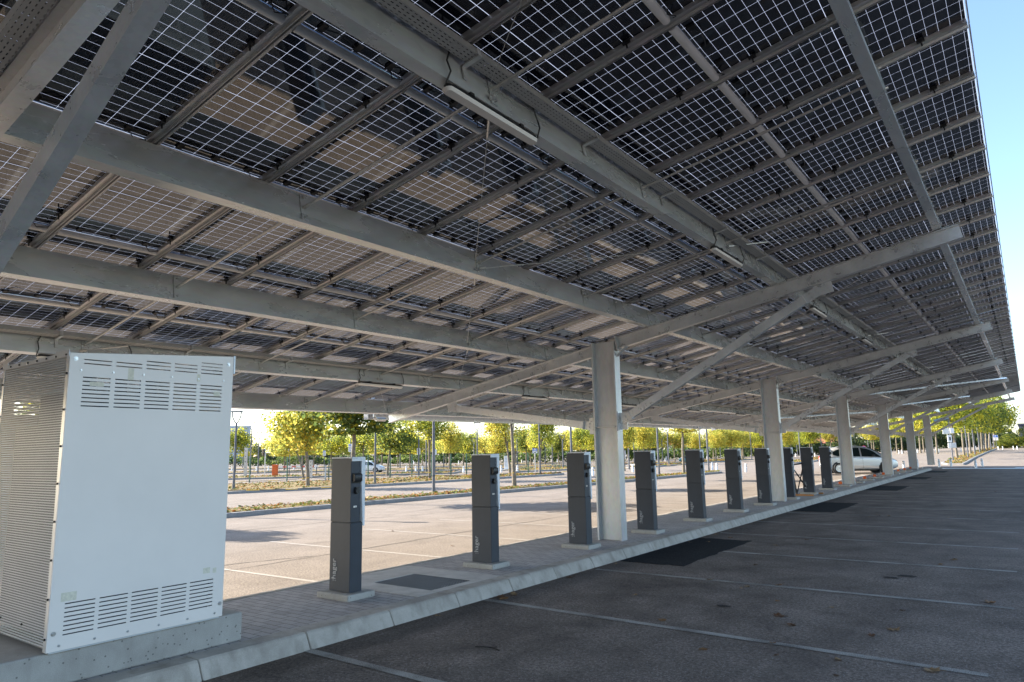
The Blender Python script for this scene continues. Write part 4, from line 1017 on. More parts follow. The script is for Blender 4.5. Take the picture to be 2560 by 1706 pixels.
order = sorted(range(len(TREES)), key=lambda i: imgx((TREES[i][0], TREES[i][1], 2)))
def zone(x, y):
    if -14.5 < x < -10 and y < 45: return 'nearest planted strip'
    if -25 < x < -20 and y < 45: return 'strip with the green fence'
    if x > -1.5: return 'long row on the right'
    return 'far car park, '+between((x, y, 2))
zc = {}
ADJ = {'yellow': 'yellow', 'mixed': 'yellow-green', 'green': 'dark green'}
for rank in order:
    x, y, z, R, off, zb, zt_, pal = TREES[rank]; zn = zone(x, y); k = zc.get(zn, 0); zc[zn] = k+1
    near = math.hypot(x-CAMP.x, y-CAMP.y) < 34
    if math.hypot(x-CAMP.x, y-CAMP.y) > 48 and x < -1: R *= 1.28; zt_ += .35; zb -= .05
    me, cc = CROWN_NEAR[pal] if near else CROWN[pal][rank % 3]
    r = empty('plane_tree', (x, y, z+.1), 0, f'{ADJ[pal]} plane tree, {zn}, {ordn(k)} from left', 'tree', 'plane trees in the '+(zn if 'far' not in zn else 'far car park'))
    hz, hh = (zb+zt_)/2, (zt_-zb)/2; xo = Vector((.81*off, .59*off, 0))
    c = bpy.data.objects.new('crown', me); C.objects.link(c); c.parent = r; c.location = (xo.x, xo.y, hz); c.scale = (R, R, hh*1.05); c.rotation_euler = (0, 0, rank*1.7)
    rz = rank*1.7; cr = [(q[0]*math.cos(rz)-q[1]*math.sin(rz), q[0]*math.sin(rz)+q[1]*math.cos(rz), q[2]) for q in cc]
    tm = bpy.data.objects.new('trunk', trunk_mesh(cr, hz, R, hh, xo, .075+.014*(zt_-3), 0, rank)); C.objects.link(tm); tm.parent = r

# hedge and far wood: one mass of foliage; a few shrubs one can tell apart
def foliage_mass(name, pts, n, leaf, pal, seed):
    r = np.random.RandomState(seed); P = np.array(pal); g = []
    seg = np.array([math.hypot(b[0]-a[0], b[1]-a[1]) for a, b in zip(pts[:-1], pts[1:])]); pr = seg/seg.sum()
    k = r.choice(len(seg), n, p=pr); t = r.rand(n); A = np.array(pts, float)
    base = A[k]*(1-t[:, None])+A[k+1]*t[:, None]            # x, y, z0, height, depth
    s = (np.cumsum(np.r_[0, seg])[k]+t*seg[k])
    hgt = base[:, 3]*(.72+.2*np.sin(s*.55+seed)+.13*np.sin(s*1.7+1.3*seed)+.1*np.sin(s*4.1))
    dirv = (A[k+1]-A[k])[:, :2]; dirv /= np.linalg.norm(dirv, axis=1)[:, None]; nv = np.stack([-dirv[:, 1], dirv[:, 0]], 1)
    w_ = r.uniform(-1, 1, n); h = hgt*(1-.55*np.abs(w_)**2.5)*r.rand(n)**.55
    pos = np.stack([base[:, 0]+nv[:, 0]*w_*base[:, 4], base[:, 1]+nv[:, 1]*w_*base[:, 4], base[:, 2]+h], 1)
    nr = r.normal(size=(n, 3))+np.array([0, 0, .4]); nr /= np.linalg.norm(nr, axis=1)[:, None]
    a = np.cross(nr, r.normal(size=(n, 3))); a /= np.linalg.norm(a, axis=1)[:, None]; b = np.cross(nr, a); sz = (leaf*r.uniform(.6, 1.4, n))[:, None]
    V = np.stack([pos-a*sz*.5, pos-b*sz*.4, pos+a*sz*.5, pos+b*sz*.4], 1).reshape(-1, 3)
    me = bpy.data.meshes.new(name); me.vertices.add(4*n); me.vertices.foreach_set('co', V.astype('f').ravel()); me.loops.add(4*n); me.loops.foreach_set('vertex_index', np.arange(4*n))
    me.polygons.add(n); me.polygons.foreach_set('loop_start', np.arange(0, 4*n, 4)); me.polygons.foreach_set('loop_total', np.full(n, 4)); me.update(calc_edges=True); me.materials.append(M['leaf'])
    ci = ((np.sin(s*.31+seed)+np.sin(s*.9))*.25+.5+r.normal(size=n)*.22).clip(0, .999)*len(P)
    leafcolour(me, P[ci.astype(int)]*r.uniform(.75, 1.25, (n, 1)))
    o = bpy.data.objects.new(name, me); C.objects.link(o); return o
HP = [(.03, .055, .014), (.05, .085, .018), (.09, .13, .025), (.14, .17, .03), (.07, .11, .02)]
tag(foliage_mass('hedge', [(-190, 30, 0, 2.4, 2), (-120, 62, 0, 2.3, 2), (-80, 80, 0, 1.9, 1.6), (-56, 86, 0, 2.1, 1.6), (-41, 95, 0, 2.2, 1.6), (-35, 118, 0, 2.5, 2)], 30000, .34, HP, 2), kind='stuff')
tag(foliage_mass('hedge_wood', [(-36, 124, 0, 3.0, 3), (-24, 150, .05, 3.8, 3), (-12, 165, .4, 4.6, 3), (2, 176, .9, 4.0, 3), (16, 172, .9, 3.4, 3), (60, 168, .9, 4.5, 3)], 22000, .5, [(.02, .035, .012), (.03, .05, .014), (.045, .065, .018), (.08, .1, .02), (.03, .045, .015)], 5), kind='stuff')
tag(foliage_mass('far_wood', [(-330, 60, -1, 9, 6), (-200, 190, -1, 8, 6), (-110, 260, -1, 10, 6), (-60, 300, 0, 11, 6), (0, 320, 1, 8, 6), (80, 330, 1, 9, 6)], 16000, 1.6, [(.05, .07, .03), (.09, .11, .04), (.2, .19, .04), (.07, .09, .035)], 9), kind='stuff')
def shrub(x, y, R, h, lab, seed):
    me, cc = CROWN['green'][seed % 3]; r = empty('shrub', (x, y, terr(x, y)), 0, lab, 'shrub')
    c = bpy.data.objects.new('foliage', me); C.objects.link(c); c.parent = r; c.location = (0, 0, h*.48); c.scale = (R, R, h*.56)
    g = MB(); g.tube((0, 0, -.05), (0, 0, h*.5), .06, .03, n=6); g.build('stem', M['bark'], r)
for i, (x, y, R, h) in enumerate(((4.6, 150, 2.4, 2.4), (7.2, 147, 2.6, 3.6), (10, 150, 2.8, 4.4), (3.0, 146, 1.6, 1.7))):
    shrub(x, y, R, h, ['low dark shrub right of the tree row before the dark building', 'tall rounded shrub before the dark building at the right edge', 'tallest shrub at the right edge beyond the road', 'smallest shrub beside the end of the long tree row'][i], i)

# ------------------------------------------------------------------ lamp posts
def lamppost(H=3.9):
    r = empty('lamp_post', (0, 0, 0)); g = MB(); g.tube((0, 0, -.1), (0, 0, H-.62), .065, .05, n=10); g.tube((0, 0, -.1), (0, 0, .25), .075, .072, n=10); g.build('pole', M['lamp'], r, smooth=60)
    g = MB()
    for s in (-1, 1): g.path([Vector((0, 0, H-.64)), Vector((s*.12, 0, H-.5)), Vector((s*.22, 0, H-.3)), Vector((s*.25, 0, H-.06))], .032, 6)
    g.build('fork', M['lamp'], r)
    g = MB(); g.box(-.3, .3, -.1, .1, H-.06, H-.01); g.box(-.26, .26, -.08, .08, H-.01, H+.01); g.build('lamp_head', M['lamp'], r, bevel=.01)
    return r
POLES = [(-25.5,14.9,3.87),(-53.2,34.0,4.9),(-55.1,36.1,4.0),(-84.6,54.5,4.4),(-86.4,54.6,3.4),(-22.8,21.7,3.9),(-31.9,34.6,3.96),(-34.5,38.2,3.7),(-13.1,15.9,3.9),(-13.2,6.1,3.8),(-46.6,53.9,3.5),(-31.9,41.8,4.16),(-40.9,52.3,3.05),(-48.4,48.9,3.5),
(-38.4,56.6,3.5),(-21.4,35.8,4.26),(-42.6,68.4,3.6),(-36.4,60.5,3.6),(-28.8,50.6,3.06),(-12.3,25.2,3.9),(-21.5,49.6,3.86),(-29.7,67.1,3.6),(-11.9,34.6,3.9),(-29.7,74.7,3.19),(-23.1,61.5,3.83),(-33.5,84.8,3.5),(-18.1,57.3,3.9),(-11.6,42.0,3.9),
(-28.5,86.3,3.5),(-34.0,106.6,3.6),(-38.1,121.7,5.0),(-24.0,90.7,4.4),(-13.3,73.1,4.3),(-25.1,118.5,3.9),(-17.1,99.9,4.0),(-22.3,152.1,4.6),(-13.7,115.2,3.9),(1.2,80.5,3.9),(1.2,92,3.9),(1.2,102.5,3.9),(1.3,113,3.9),(1.3,123,3.9),(1.4,132,3.9),(1.5,140.5,3.9),(-34.2,30.1,3.8)]
lp = lamppost(); zc = {}
def pzone(x, y):
    if x > 0: return 'between the right-hand row of trees'
    if -14.5 < x < -10: return 'on the nearest planted strip'
    return 'far car park, '+between((x, y, 2))
for i, k in enumerate(sorted(range(len(POLES)), key=lambda i: imgx((POLES[i][0], POLES[i][1], 2)))):
    x, y, H = POLES[k]; o = lp if i == 0 else dup(lp); zn = pzone(x, y); q = zc.get(zn, 0); zc[zn] = q+1
    o.location = (x, y, terr(x, y)+.08); o.scale = (1, 1, H/3.9); o.rotation_euler = (0, 0, .45 if x < 0 else 1.2)
    zt_ = zn.replace('right-hand row of trees', 'trees of the long row')
    tag(o, f'grey lamp post, {zt_}, {ordn(q)} from left', 'lamp post', 'lamp posts '+(zt_ if 'far' not in zt_ else 'in the far car park'))

# ------------------------------------------------------------------ bollards
def bollard():
    r = empty('bollard', (0, 0, 0)); g = MB(); g.lathe([(.072, -.05), (.072, .34), (.058, .36), (.058, .385), (.072, .405), (.072, .49), (.058, .505), (.05, .54), (.0001, .56)], n=14); g.build('post', M['white'], r, smooth=35)
    for z in (.36, .5): g = MB(); g.lathe([(.0605, z), (.0605, z+.022)], n=14); g.build('band', M['lamp'], r)
    return r
BOLL = [(-70.8,43.1),(-67.9,44.5),(-64.1,43.5),(-61.2,44.8),(-57.8,43.7),(-63.7,49.8),(-40.2,41.6),(-38.8,41.4),(-37.0,40.4),(-32.1,40.2),(-29.5,42.0),(-73.0,76.2),(-62.0,74.4),(-27.9,42.1),(-52.5,77.2),(-49.0,75.1),(-47.1,78.2),(-17.4,36.2),(-18.1,43.5),(-12.9,43.6),(-13.4,47.5),(-12.5,46.0),(-33.4,81.6),(-31.6,79.7),(-38.2,94.9),(-34.2,101.2),(-36.0,110.8),(-26.1,93.8),(-9.7,44.0),(-25.8,119.9),(-20.6,110.8),(-.8,50.1),(-.3,52.9),(-9.2,112.1),(-8.7,111.5),(-7.5,116.6),(-16.2,131.0),(-15.0,125.9),(-26.3,151.5),(-.6,55.7),(.8,55.6),(1.5,56.3),(3.2,52.9),(3.4,56.8),(-7.6,119.4),(-4.8,115.3),(-4.4,115.1),(-6.0,123.5),(-1.9,119.0),(-.9,136.1),(-1.1,140.6),(2.3,133.6),(2.9,133.2),(4.3,133.7),(4.8,133.0)]
bl = bollard(); zc = {}
for i, k in enumerate(sorted(range(len(BOLL)), key=lambda i: imgx((BOLL[i][0], BOLL[i][1], 0)))):
    x, y = BOLL[k]; o = bl if i == 0 else dup(bl); d = math.hypot(x-CAMP.x, y-CAMP.y)
    zn = 'past the end of the carport island' if (x > -2 and y < 60) else ('beyond the end of the lane' if x > -10 and y > 100 else ('across the sunlit lot' if x > -20 and y < 60 else 'far car park, '+between((x, y, 0))))
    q = zc.get(zn, 0); zc[zn] = q+1; o.location = (x, y, terr(x, y)); o.scale = (1, 1, 1) if d > 70 else (1.1, 1.1, 1.06)
    tag(o, f'white bollard, {zn}, {ordn(q)} from left', 'bollard', 'white bollards '+(zn if 'far car' not in zn else 'in the far car park'))

# ------------------------------------------------------------------ green mesh fence
fp = [(-46, 12), (-40, 16.5), (-35.2, 22.14), (-34.2, 24.3), (-31.9, 25.94), (-31.2, 28.8), (-29.9, 29.67), (-29.1, 31.0), (-28.4, 32.3), (-27.8, 33.7), (-26.97, 34.47), (-25.58, 40.34)]
fn = empty('mesh_fence', (fp[0][0], fp[0][1], 0), 0, 'green wire mesh fence with dark green posts behind the planted strip', 'fence')
finv = Matrix.Translation((-fp[0][0], -fp[0][1], 0))
for i, (x, y) in enumerate(fp):
    g = MB(); g.box(x-.035, x+.035, y-.025, y+.025, 0, 1.62); o = g.build('post', M['green']); o.parent = fn; o.matrix_parent_inverse = finv
    if i+1 < len(fp):
        g = MB(); a, b = Vector((x, y, 0)), Vector((*fp[i+1], 0)); l = (b-a).length
        for z in (.1, .35, .6, .85, 1.1, 1.35, 1.55): g.tube(a+Vector((0, 0, z)), b+Vector((0, 0, z)), .003, n=4)
        n = int(l/.14)
        for j in range(n): p = a.lerp(b, (j+.5)/n); g.tube(p+Vector((0, 0, .06)), p+Vector((0, 0, 1.58)), .0022, n=3)
        o = g.build('mesh_panel', M['green']); o.parent = fn; o.matrix_parent_inverse = finv

# yellow and black warning tape strung low along two strips
def tapeline(pts, lab):
    gy = MB(); ps = [Vector(p) for p in pts]; out = []
    for a, b in zip(ps[:-1], ps[1:]):
        l = (b-a).length; n = max(4, int(l/.45))
        for i in range(n): t = i/n; p = a.lerp(b, t); p.z -= .035*l*4*t*(1-t)*.5; out.append(p)
    out.append(ps[-1])
    r = empty('warning_tape', tuple(ps[0]), 0, lab, 'warning tape'); inv = Matrix.Translation(-ps[0])
    for i, (a, b) in enumerate(zip(out[:-1], out[1:])):
        d = (b-a).normalized(); s = d.cross(Vector((0, 0, 1))).normalized()
        gy.ob((a+b)/2, (d, s, s.cross(d)), ((b-a).length/2+.002, .002, .012), 0 if i % 3 == 0 else 1)
    o = gy.build('tape', [M['yellow'], M['black']]); o.parent = r; o.matrix_parent_inverse = inv
tapeline([(-13.1, 6.1, .75), (-13.0, 15.9, .8), (-12.55, 20.7, .75), (-12.3, 25.2, .7), (-11.85, 29.4, .72), (-11.85, 34.6, .75), (-11.65, 37.9, .7)], 'yellow and black tape strung between trunks and poles along the nearest strip')
tapeline([(-25.4, 14.9, .5), (-23.8, 18.1, .55), (-22.8, 21.7, .5), (-23.0, 26.4, .55), (-22.0, 33.1, .5), (-21.4, 35.8, .5)], 'yellow and black tape strung along the second planted strip')
tapeline([(-26.3, 151, .95), (-15.3, 128, 1.1), (-12.6, 113.1, 1.2), (-9.4, 117.6, 1.2)], 'yellow and black tape behind the silver car before the hedge')

# ------------------------------------------------------------------ street furniture in the far car park
g_ = lambda x, y: terr(x, y)
# barrier
r = empty('parking_barrier', (-42.7, 29.34, 0), .62, 'orange parking barrier with its red and white arm down', 'barrier')
g = MB(); g.box(-.2, .2, -.17, .17, 0, .9); g.box(-.22, .22, -.19, .19, .9, 1.0); g.build('cabinet', M['orange'], r, bevel=.02)
g = MB()
for i in range(9): g.box(.25+i*.36, .25+(i+1)*.36-.001, -.03, .03, .76, .86, i % 2)
g.build('arm', [M['white'], M['red']], r)
g = MB(); g.box(3.3, 3.36, -.03, .03, 0, .76); g.build('arm_rest', M['lamp'], r)
# traffic light
r = empty('traffic_light', (-44.66, 29.73, 0), 0, 'small black traffic light on a pale pole left of the orange barrier', 'traffic light')
g = MB(); g.tube((0, 0, 0), (0, 0, 2.4), .045, n=10); g.tube((0, 0, 0), (0, 0, .04), .09, n=10); g.build('pole', M['galv_col'], r)
g = MB(); g.box(-.3, -.08, -.12, .12, 1.75, 2.28); 
for z in (1.85, 2.1): g.ob((-.19, -.17, z+.1), ((1, 0, 0), (0, 1, -.2), (0, .2, 1)), (.08, .07, .006))
g.build('signal_head', M['black'], r, bevel=.01)
for z in (1.88, 2.13): g = MB(); g.tube((-.19, -.122, z), (-.19, -.135, z), .06, n=12); g.build('lens', M['glass'], r)
# pale posts with round openings
for x, y, H, lab in ((-45.16, 28.27, 2.4, 'tall pale flat post with round dark holes left of the traffic light'), (-36.98, 28.39, 1.35, 'short pale flat post with round dark holes right of the barrier')):
    r = empty('ticket_post', (x, y, 0), .6, lab, 'post'); g = MB(); g.box(-.12, .12, -.06, .06, 0, H); g.build('body', M['render'], r, bevel=.01)
    for k in range(4): g = MB(); g.tube((0, -.061, H*(.35+.18*k)), (0, -.075, H*(.35+.18*k)), .035, n=10); g.build('disc', M['black'], r)
# arm stop
r = empty('arm_support', (-32.73, 26.33, 0), .6, 'pale forked support post beside the fence', 'post'); g = MB(); g.box(-.04, .04, -.03, .03, 0, 1.0); g.box(-.1, .1, -.03, .03, .94, 1.0); g.build('post', M['galv_col'], r)
def sign(x, y, H, w_, h_, lab, body, rows, tilt=.62, poleH=None):
    r = empty('car_park_sign', (x, y, g_(x, y)), tilt, lab, 'sign'); g = MB(); g.tube((0, .03, 0), (0, .03, poleH or H), .035, n=8); g.build('pole', M['lamp'], r)
    g = MB(); g.box(-w_/2, w_/2, -.015, .0, H-h_, H); g.build('board', body, r, bevel=.006)
    for (a, b, c, d, m) in rows:
        g = MB(); g.box(-w_/2+a*w_, -w_/2+b*w_, -.0185, -.0155, H-d*h_, H-c*h_); g.build('printing', m, r)
    return r
PRN = [(.15, .55, .06, .24, M['blue']), (.15, .8, .36, .39, M['lamp']), (.15, .7, .46, .49, M['lamp']), (.15, .75, .56, .59, M['lamp']), (.3, .55, .72, .86, M['lamp'])]
def pmark(r, H, w_, h_, size=.12):
    textmesh('P', size, 'letter_p', M['white'], r, Matrix.Translation((-w_/2+.2*w_, -.0205, H-.22*h_)) @ Matrix(((1, 0, 0, 0), (0, 0, -1, 0), (0, 1, 0, 0), (0, 0, 0, 1))), .001)
for x, y, H, w_, h_, lab, ph in ((-42.78, 30.74, 2.68, .36, .62, 'white parking notice on a grey pole right of the orange barrier', 3.1), (-37.16, 32.32, 2.53, .34, .62, 'white parking notice seen above the first charging post', 3.0), (-51.03, 40.89, 2.12, .3, .5, 'small white notice far behind the fence', 2.2), (-34.29, 37.08, 2.09, .28, .5, 'white notice on a pole left of the second charging post', 3.4), (-38.47, 43.63, 2.03, .28, .5, 'white notice board between the first two charging posts, farther back', 2.1), (-22.94, 51.49, 1.62, .3, .75, 'white notice seen beside the nearest column', 1.7)):
    pmark(sign(x, y, H, w_, h_, lab, M['white'], PRN, .6, ph), H, w_, h_, .1)
# pedestrian crossing sign
x, y = -25.71, 41.51
r = empty('crossing_sign', (x, y, 0), .62, 'blue pedestrian crossing sign with a white hump plate below', 'sign')
g = MB(); g.tube((0, .03, 0), (0, .03, 2.1), .03, n=8); g.build('pole', M['galv_col'], r)
g = MB(); g.box(-.2, .2, -.012, 0, 1.69, 2.09); g.build('frame', M['white'], r, bevel=.01)
g = MB(); g.box(-.18, .18, -.0155, -.0125, 1.71, 2.07); g.build('blue_square', M['blue'], r)
g = MB(); g.quad([(-.14, -.0175, 1.75), (.14, -.0175, 1.75), (0, -.0175, 2.03)]); g.quad([(-.14, -.0157, 1.75), (0, -.0157, 2.03), (.14, -.0157, 1.75)]); g.build('white_triangle', M['white'], r)
g = MB(); g.tube((.005, -.019, 1.93), (.005, -.02, 1.93), .016, n=8)
for p, q in (((.005, 1.91), (0, 1.85)), ((0, 1.85), (.03, 1.79)), ((0, 1.85), (-.035, 1.79)), ((.005, 1.9), (.035, 1.86)), ((.005, 1.9), (-.03, 1.87))): g.ob(((p[0]+q[0])/2, -.0195, (p[1]+q[1])/2), ((q[0]-p[0], 0, q[1]-p[1]), (0, 1, 0), (-(q[1]-p[1]), 0, q[0]-p[0])), (math.dist(p, q)/2, .001, .008))
g.build('walking_figure', M['black'], r)
g = MB(); g.box(-.2, .2, -.012, 0, 1.53, 1.67); g.build('lower_plate', M['white'], r, bevel=.008)
g = MB(); g.quad([(-.12+.24*i/10, -.0145, 1.565+.06*math.sin(math.pi*i/10)) for i in range(11)]); g.build('hump_symbol', M['black'], r)
# totem board
r = empty('information_board', (-32.21, 46.34, 0), .6, 'tall white information board on a low concrete base behind the second charging post', 'information board')
g = MB(); g.box(-.19, .19, -.05, .05, .1, 1.32); g.build('board', M['white'], r, bevel=.02); g = MB(); g.box(-.35, .45, -.3, .3, -.02, .11); g.build('base', M['conc'], r, bevel=.01)
for k in range(7):
    g = MB(); g.box(-.13, .1-.02*(k % 3), -.0525, -.051, 1.2-k*.13, 1.225-k*.13); g.build('text_line', M['lamp'], r)
# green crossed barrier
r = empty('pedestrian_barrier', (-22.95, 39.53, 0), 0, 'dark green pedestrian barrier with crossed bars near the crossing sign', 'barrier')
g = MB()
for xx in (0, .42, .82): g.tube((xx, 0, 0), (xx, 0, .66), .018, n=6); g2 = MB(); g2.tube((xx, 0, 0), (xx, 0, .66), .018, n=6); g2.build('post', M['green'], r)
g = MB(); g.tube((0, 0, .64), (.82, 0, .64), .015, n=6); g.build('top_rail', M['green'], r)
for a in (0, .42):
    for p, q in (((a, 0, .08), (a+.4, 0, .6)), ((a, 0, .6), (a+.4, 0, .08))): g = MB(); g.tube(p, q, .01, n=5); g.build('cross_bar', M['green'], r)
# bus shelter
r = empty('bus_shelter', (-94.5, 72.8, 0), .62, 'glass bus shelter far behind the parking barrier', 'shelter')
g = MB(); g.box(-1.4, 1.4, -.6, .6, 1.55, 1.64); g.build('roof', M['lamp'], r)
for xx in (-1.35, 1.35):
    for yy in (-.55, .55): g = MB(); g.box(xx-.04, xx+.04, yy-.04, yy+.04, 0, 1.55); g.build('post', M['lamp'], r)
g = MB(); g.box(-1.3, 1.3, .52, .55, .15, 1.5); g.build('glass_wall', M['clear'], r)
# no-stopping disc
r = empty('no_parking_sign', (-17.2, 132, g_(-17, 132)), .1, 'round blue and red no-parking disc above the silver car', 'sign')
g = MB(); g.tube((0, .03, 0), (0, .03, 1.2), .03, n=6); g.build('pole', M['lamp'], r)
g = MB(); g.tube((0, 0, 1.05), (0, -.02, 1.05), .33, n=20); g.build('red_rim', M['red'], r); g = MB(); g.tube((0, -.021, 1.05), (0, -.026, 1.05), .24, n=20); g.build('blue_disc', M['blue'], r)
g = MB(); g.ob((0, -.03, 1.05), ((1, 0, -1), (0, 1, 0), (1, 0, 1)), (.24, .003, .035)); g.build('red_bar', M['red'], r)
# parking sign in the tree row
x, y = 1.9, 141; r = sign(x, y, 2.35, .67, .9, 'blue and white parking sign among the trees of the long row', M['white'], [(.06, .94, .03, .46, M['blue']), (.2, .8, .6, .64, M['lamp']), (.3, .7, .72, .76, M['lamp']), (.25, .6, .84, .88, M['lamp'])], .05)
textmesh('P', .42, 'letter_p', M['white'], r, Matrix.Translation((-.13, -.0205, 1.98)) @ Matrix(((1, 0, 0, 0), (0, 0, -1, 0), (0, 1, 0, 0), (0, 0, 0, 1))), .001)
# weather / camera mast with boxes and a small solar panel
x, y = .9, 66.5; r = empty('equipment_mast', (x, y, g_(x, y)), .3, 'tall grey mast with pale boxes and white notices at the tip of the tree strip', 'mast')
g = MB(); g.tube((0, 0, -.1), (0, 0, 4.1), .06, .045, n=10); g.build('pole', M['lamp'], r); 
for xx, z0, z1, w_, d_, m in ((-.32, 2.45, 2.95, .5, .12, 'galv'), (.12, 2.5, 2.95, .3, .2, 'white'), (-.1, 1.74, 2.36, .33, .1, 'white'), (.13, 1.26, 1.7, .4, .12, 'galv_col'), (-.12, 1.24, 1.66, .3, .1, 'white')):
    g = MB(); g.box(xx-w_/2, xx+w_/2, -.06-d_, -.06, z0, z1); g.build('box', M[m], r, bevel=.01)
g = MB(); g.box(-.14, -.02, -.166, -.161, 1.9, 2.2); g.build('printing', M['black'], r)
g = MB(); g.ob((-.55, 0, 3.72), ((1, 0, .25), (0, 1, .3), (-.25, -.3, 1)), (.55, .38, .02)); g.build('solar_tile', M['glass'], r); g = MB(); g.tube((0, 0, 3.6), (-.5, 0, 3.7), .025, n=6); g.build('arm', M['lamp'], r)

# ------------------------------------------------------------------ buildings
r = empty('grey_warehouse', (-170, 110.5, 0), 1.03, 'plain grey corrugated warehouse wall rising behind the left lamp posts', 'building')
g = MB(); g.box(-40, 0, 0, 30, -1, 10.0); g.build('wall', M['cladding'], r); g = MB(); g.box(-40.1, .1, -.15, 30.1, 10.0, 10.3); g.build('roof_edge', M['cabframe'], r)
r = empty('dark_building', (22, 185, .6), 0, 'long dark flat-roofed building at the far right beyond the trees', 'building')
g = MB(); g.box(-17, 60, 0, 20, 0, 4.9); g.build('wall', M['darkwall'], r); g = MB(); g.box(-17.2, 60.2, -.2, 20.2, 4.9, 5.2); g.build('roof_edge', M['darkwall'], r)
for i, (x, y, w_, h_, lab) in enumerate(((-91, 225, 7, 3.2, 'left small pale house with red gable roof far behind the trees'), (-80, 232, 6, 2.8, 'second small pale house with red roof far behind the trees'), (-66, 236, 9, 2.7, 'long low house with dark red roof beyond the hedge'), (-47, 240, 8, 2.8, 'pale house with grey-red roof far behind the black trestle'))):
    r = empty('house', (x, y, 0), .35, lab, 'house', 'houses beyond the hedge'); g = MB(); g.box(-w_/2, w_/2, -3, 3, -1, h_); g.quad([(-w_/2, -3, h_), (-w_/2, 3, h_), (-w_/2, 0, h_+2.2)][::-1]); g.quad([(w_/2, -3, h_), (w_/2, 3, h_), (w_/2, 0, h_+2.2)]); g.build('wall', M['render'], r)
    g = MB()
    for s in (-1, 1): g.quad([(-w_/2-.3, s*3.3, h_-.2), (w_/2+.3, s*3.3, h_-.2), (w_/2+.3, 0, h_+2.3), (-w_/2-.3, 0, h_+2.3)][::s]); g.quad([(-w_/2-.3, s*3.3, h_-.3), (w_/2+.3, s*3.3, h_-.3), (w_/2+.3, 0, h_+2.2), (-w_/2-.3, 0, h_+2.2)][::-s])
    g.build('roof', M['roofred'], r)
    for k in (-1, 1): g = MB(); g.box(k*w_*.25-.5, k*w_*.25+.5, -3.03, -3.01, h_*.3, h_*.75); g.build('window', M['glass'], r)

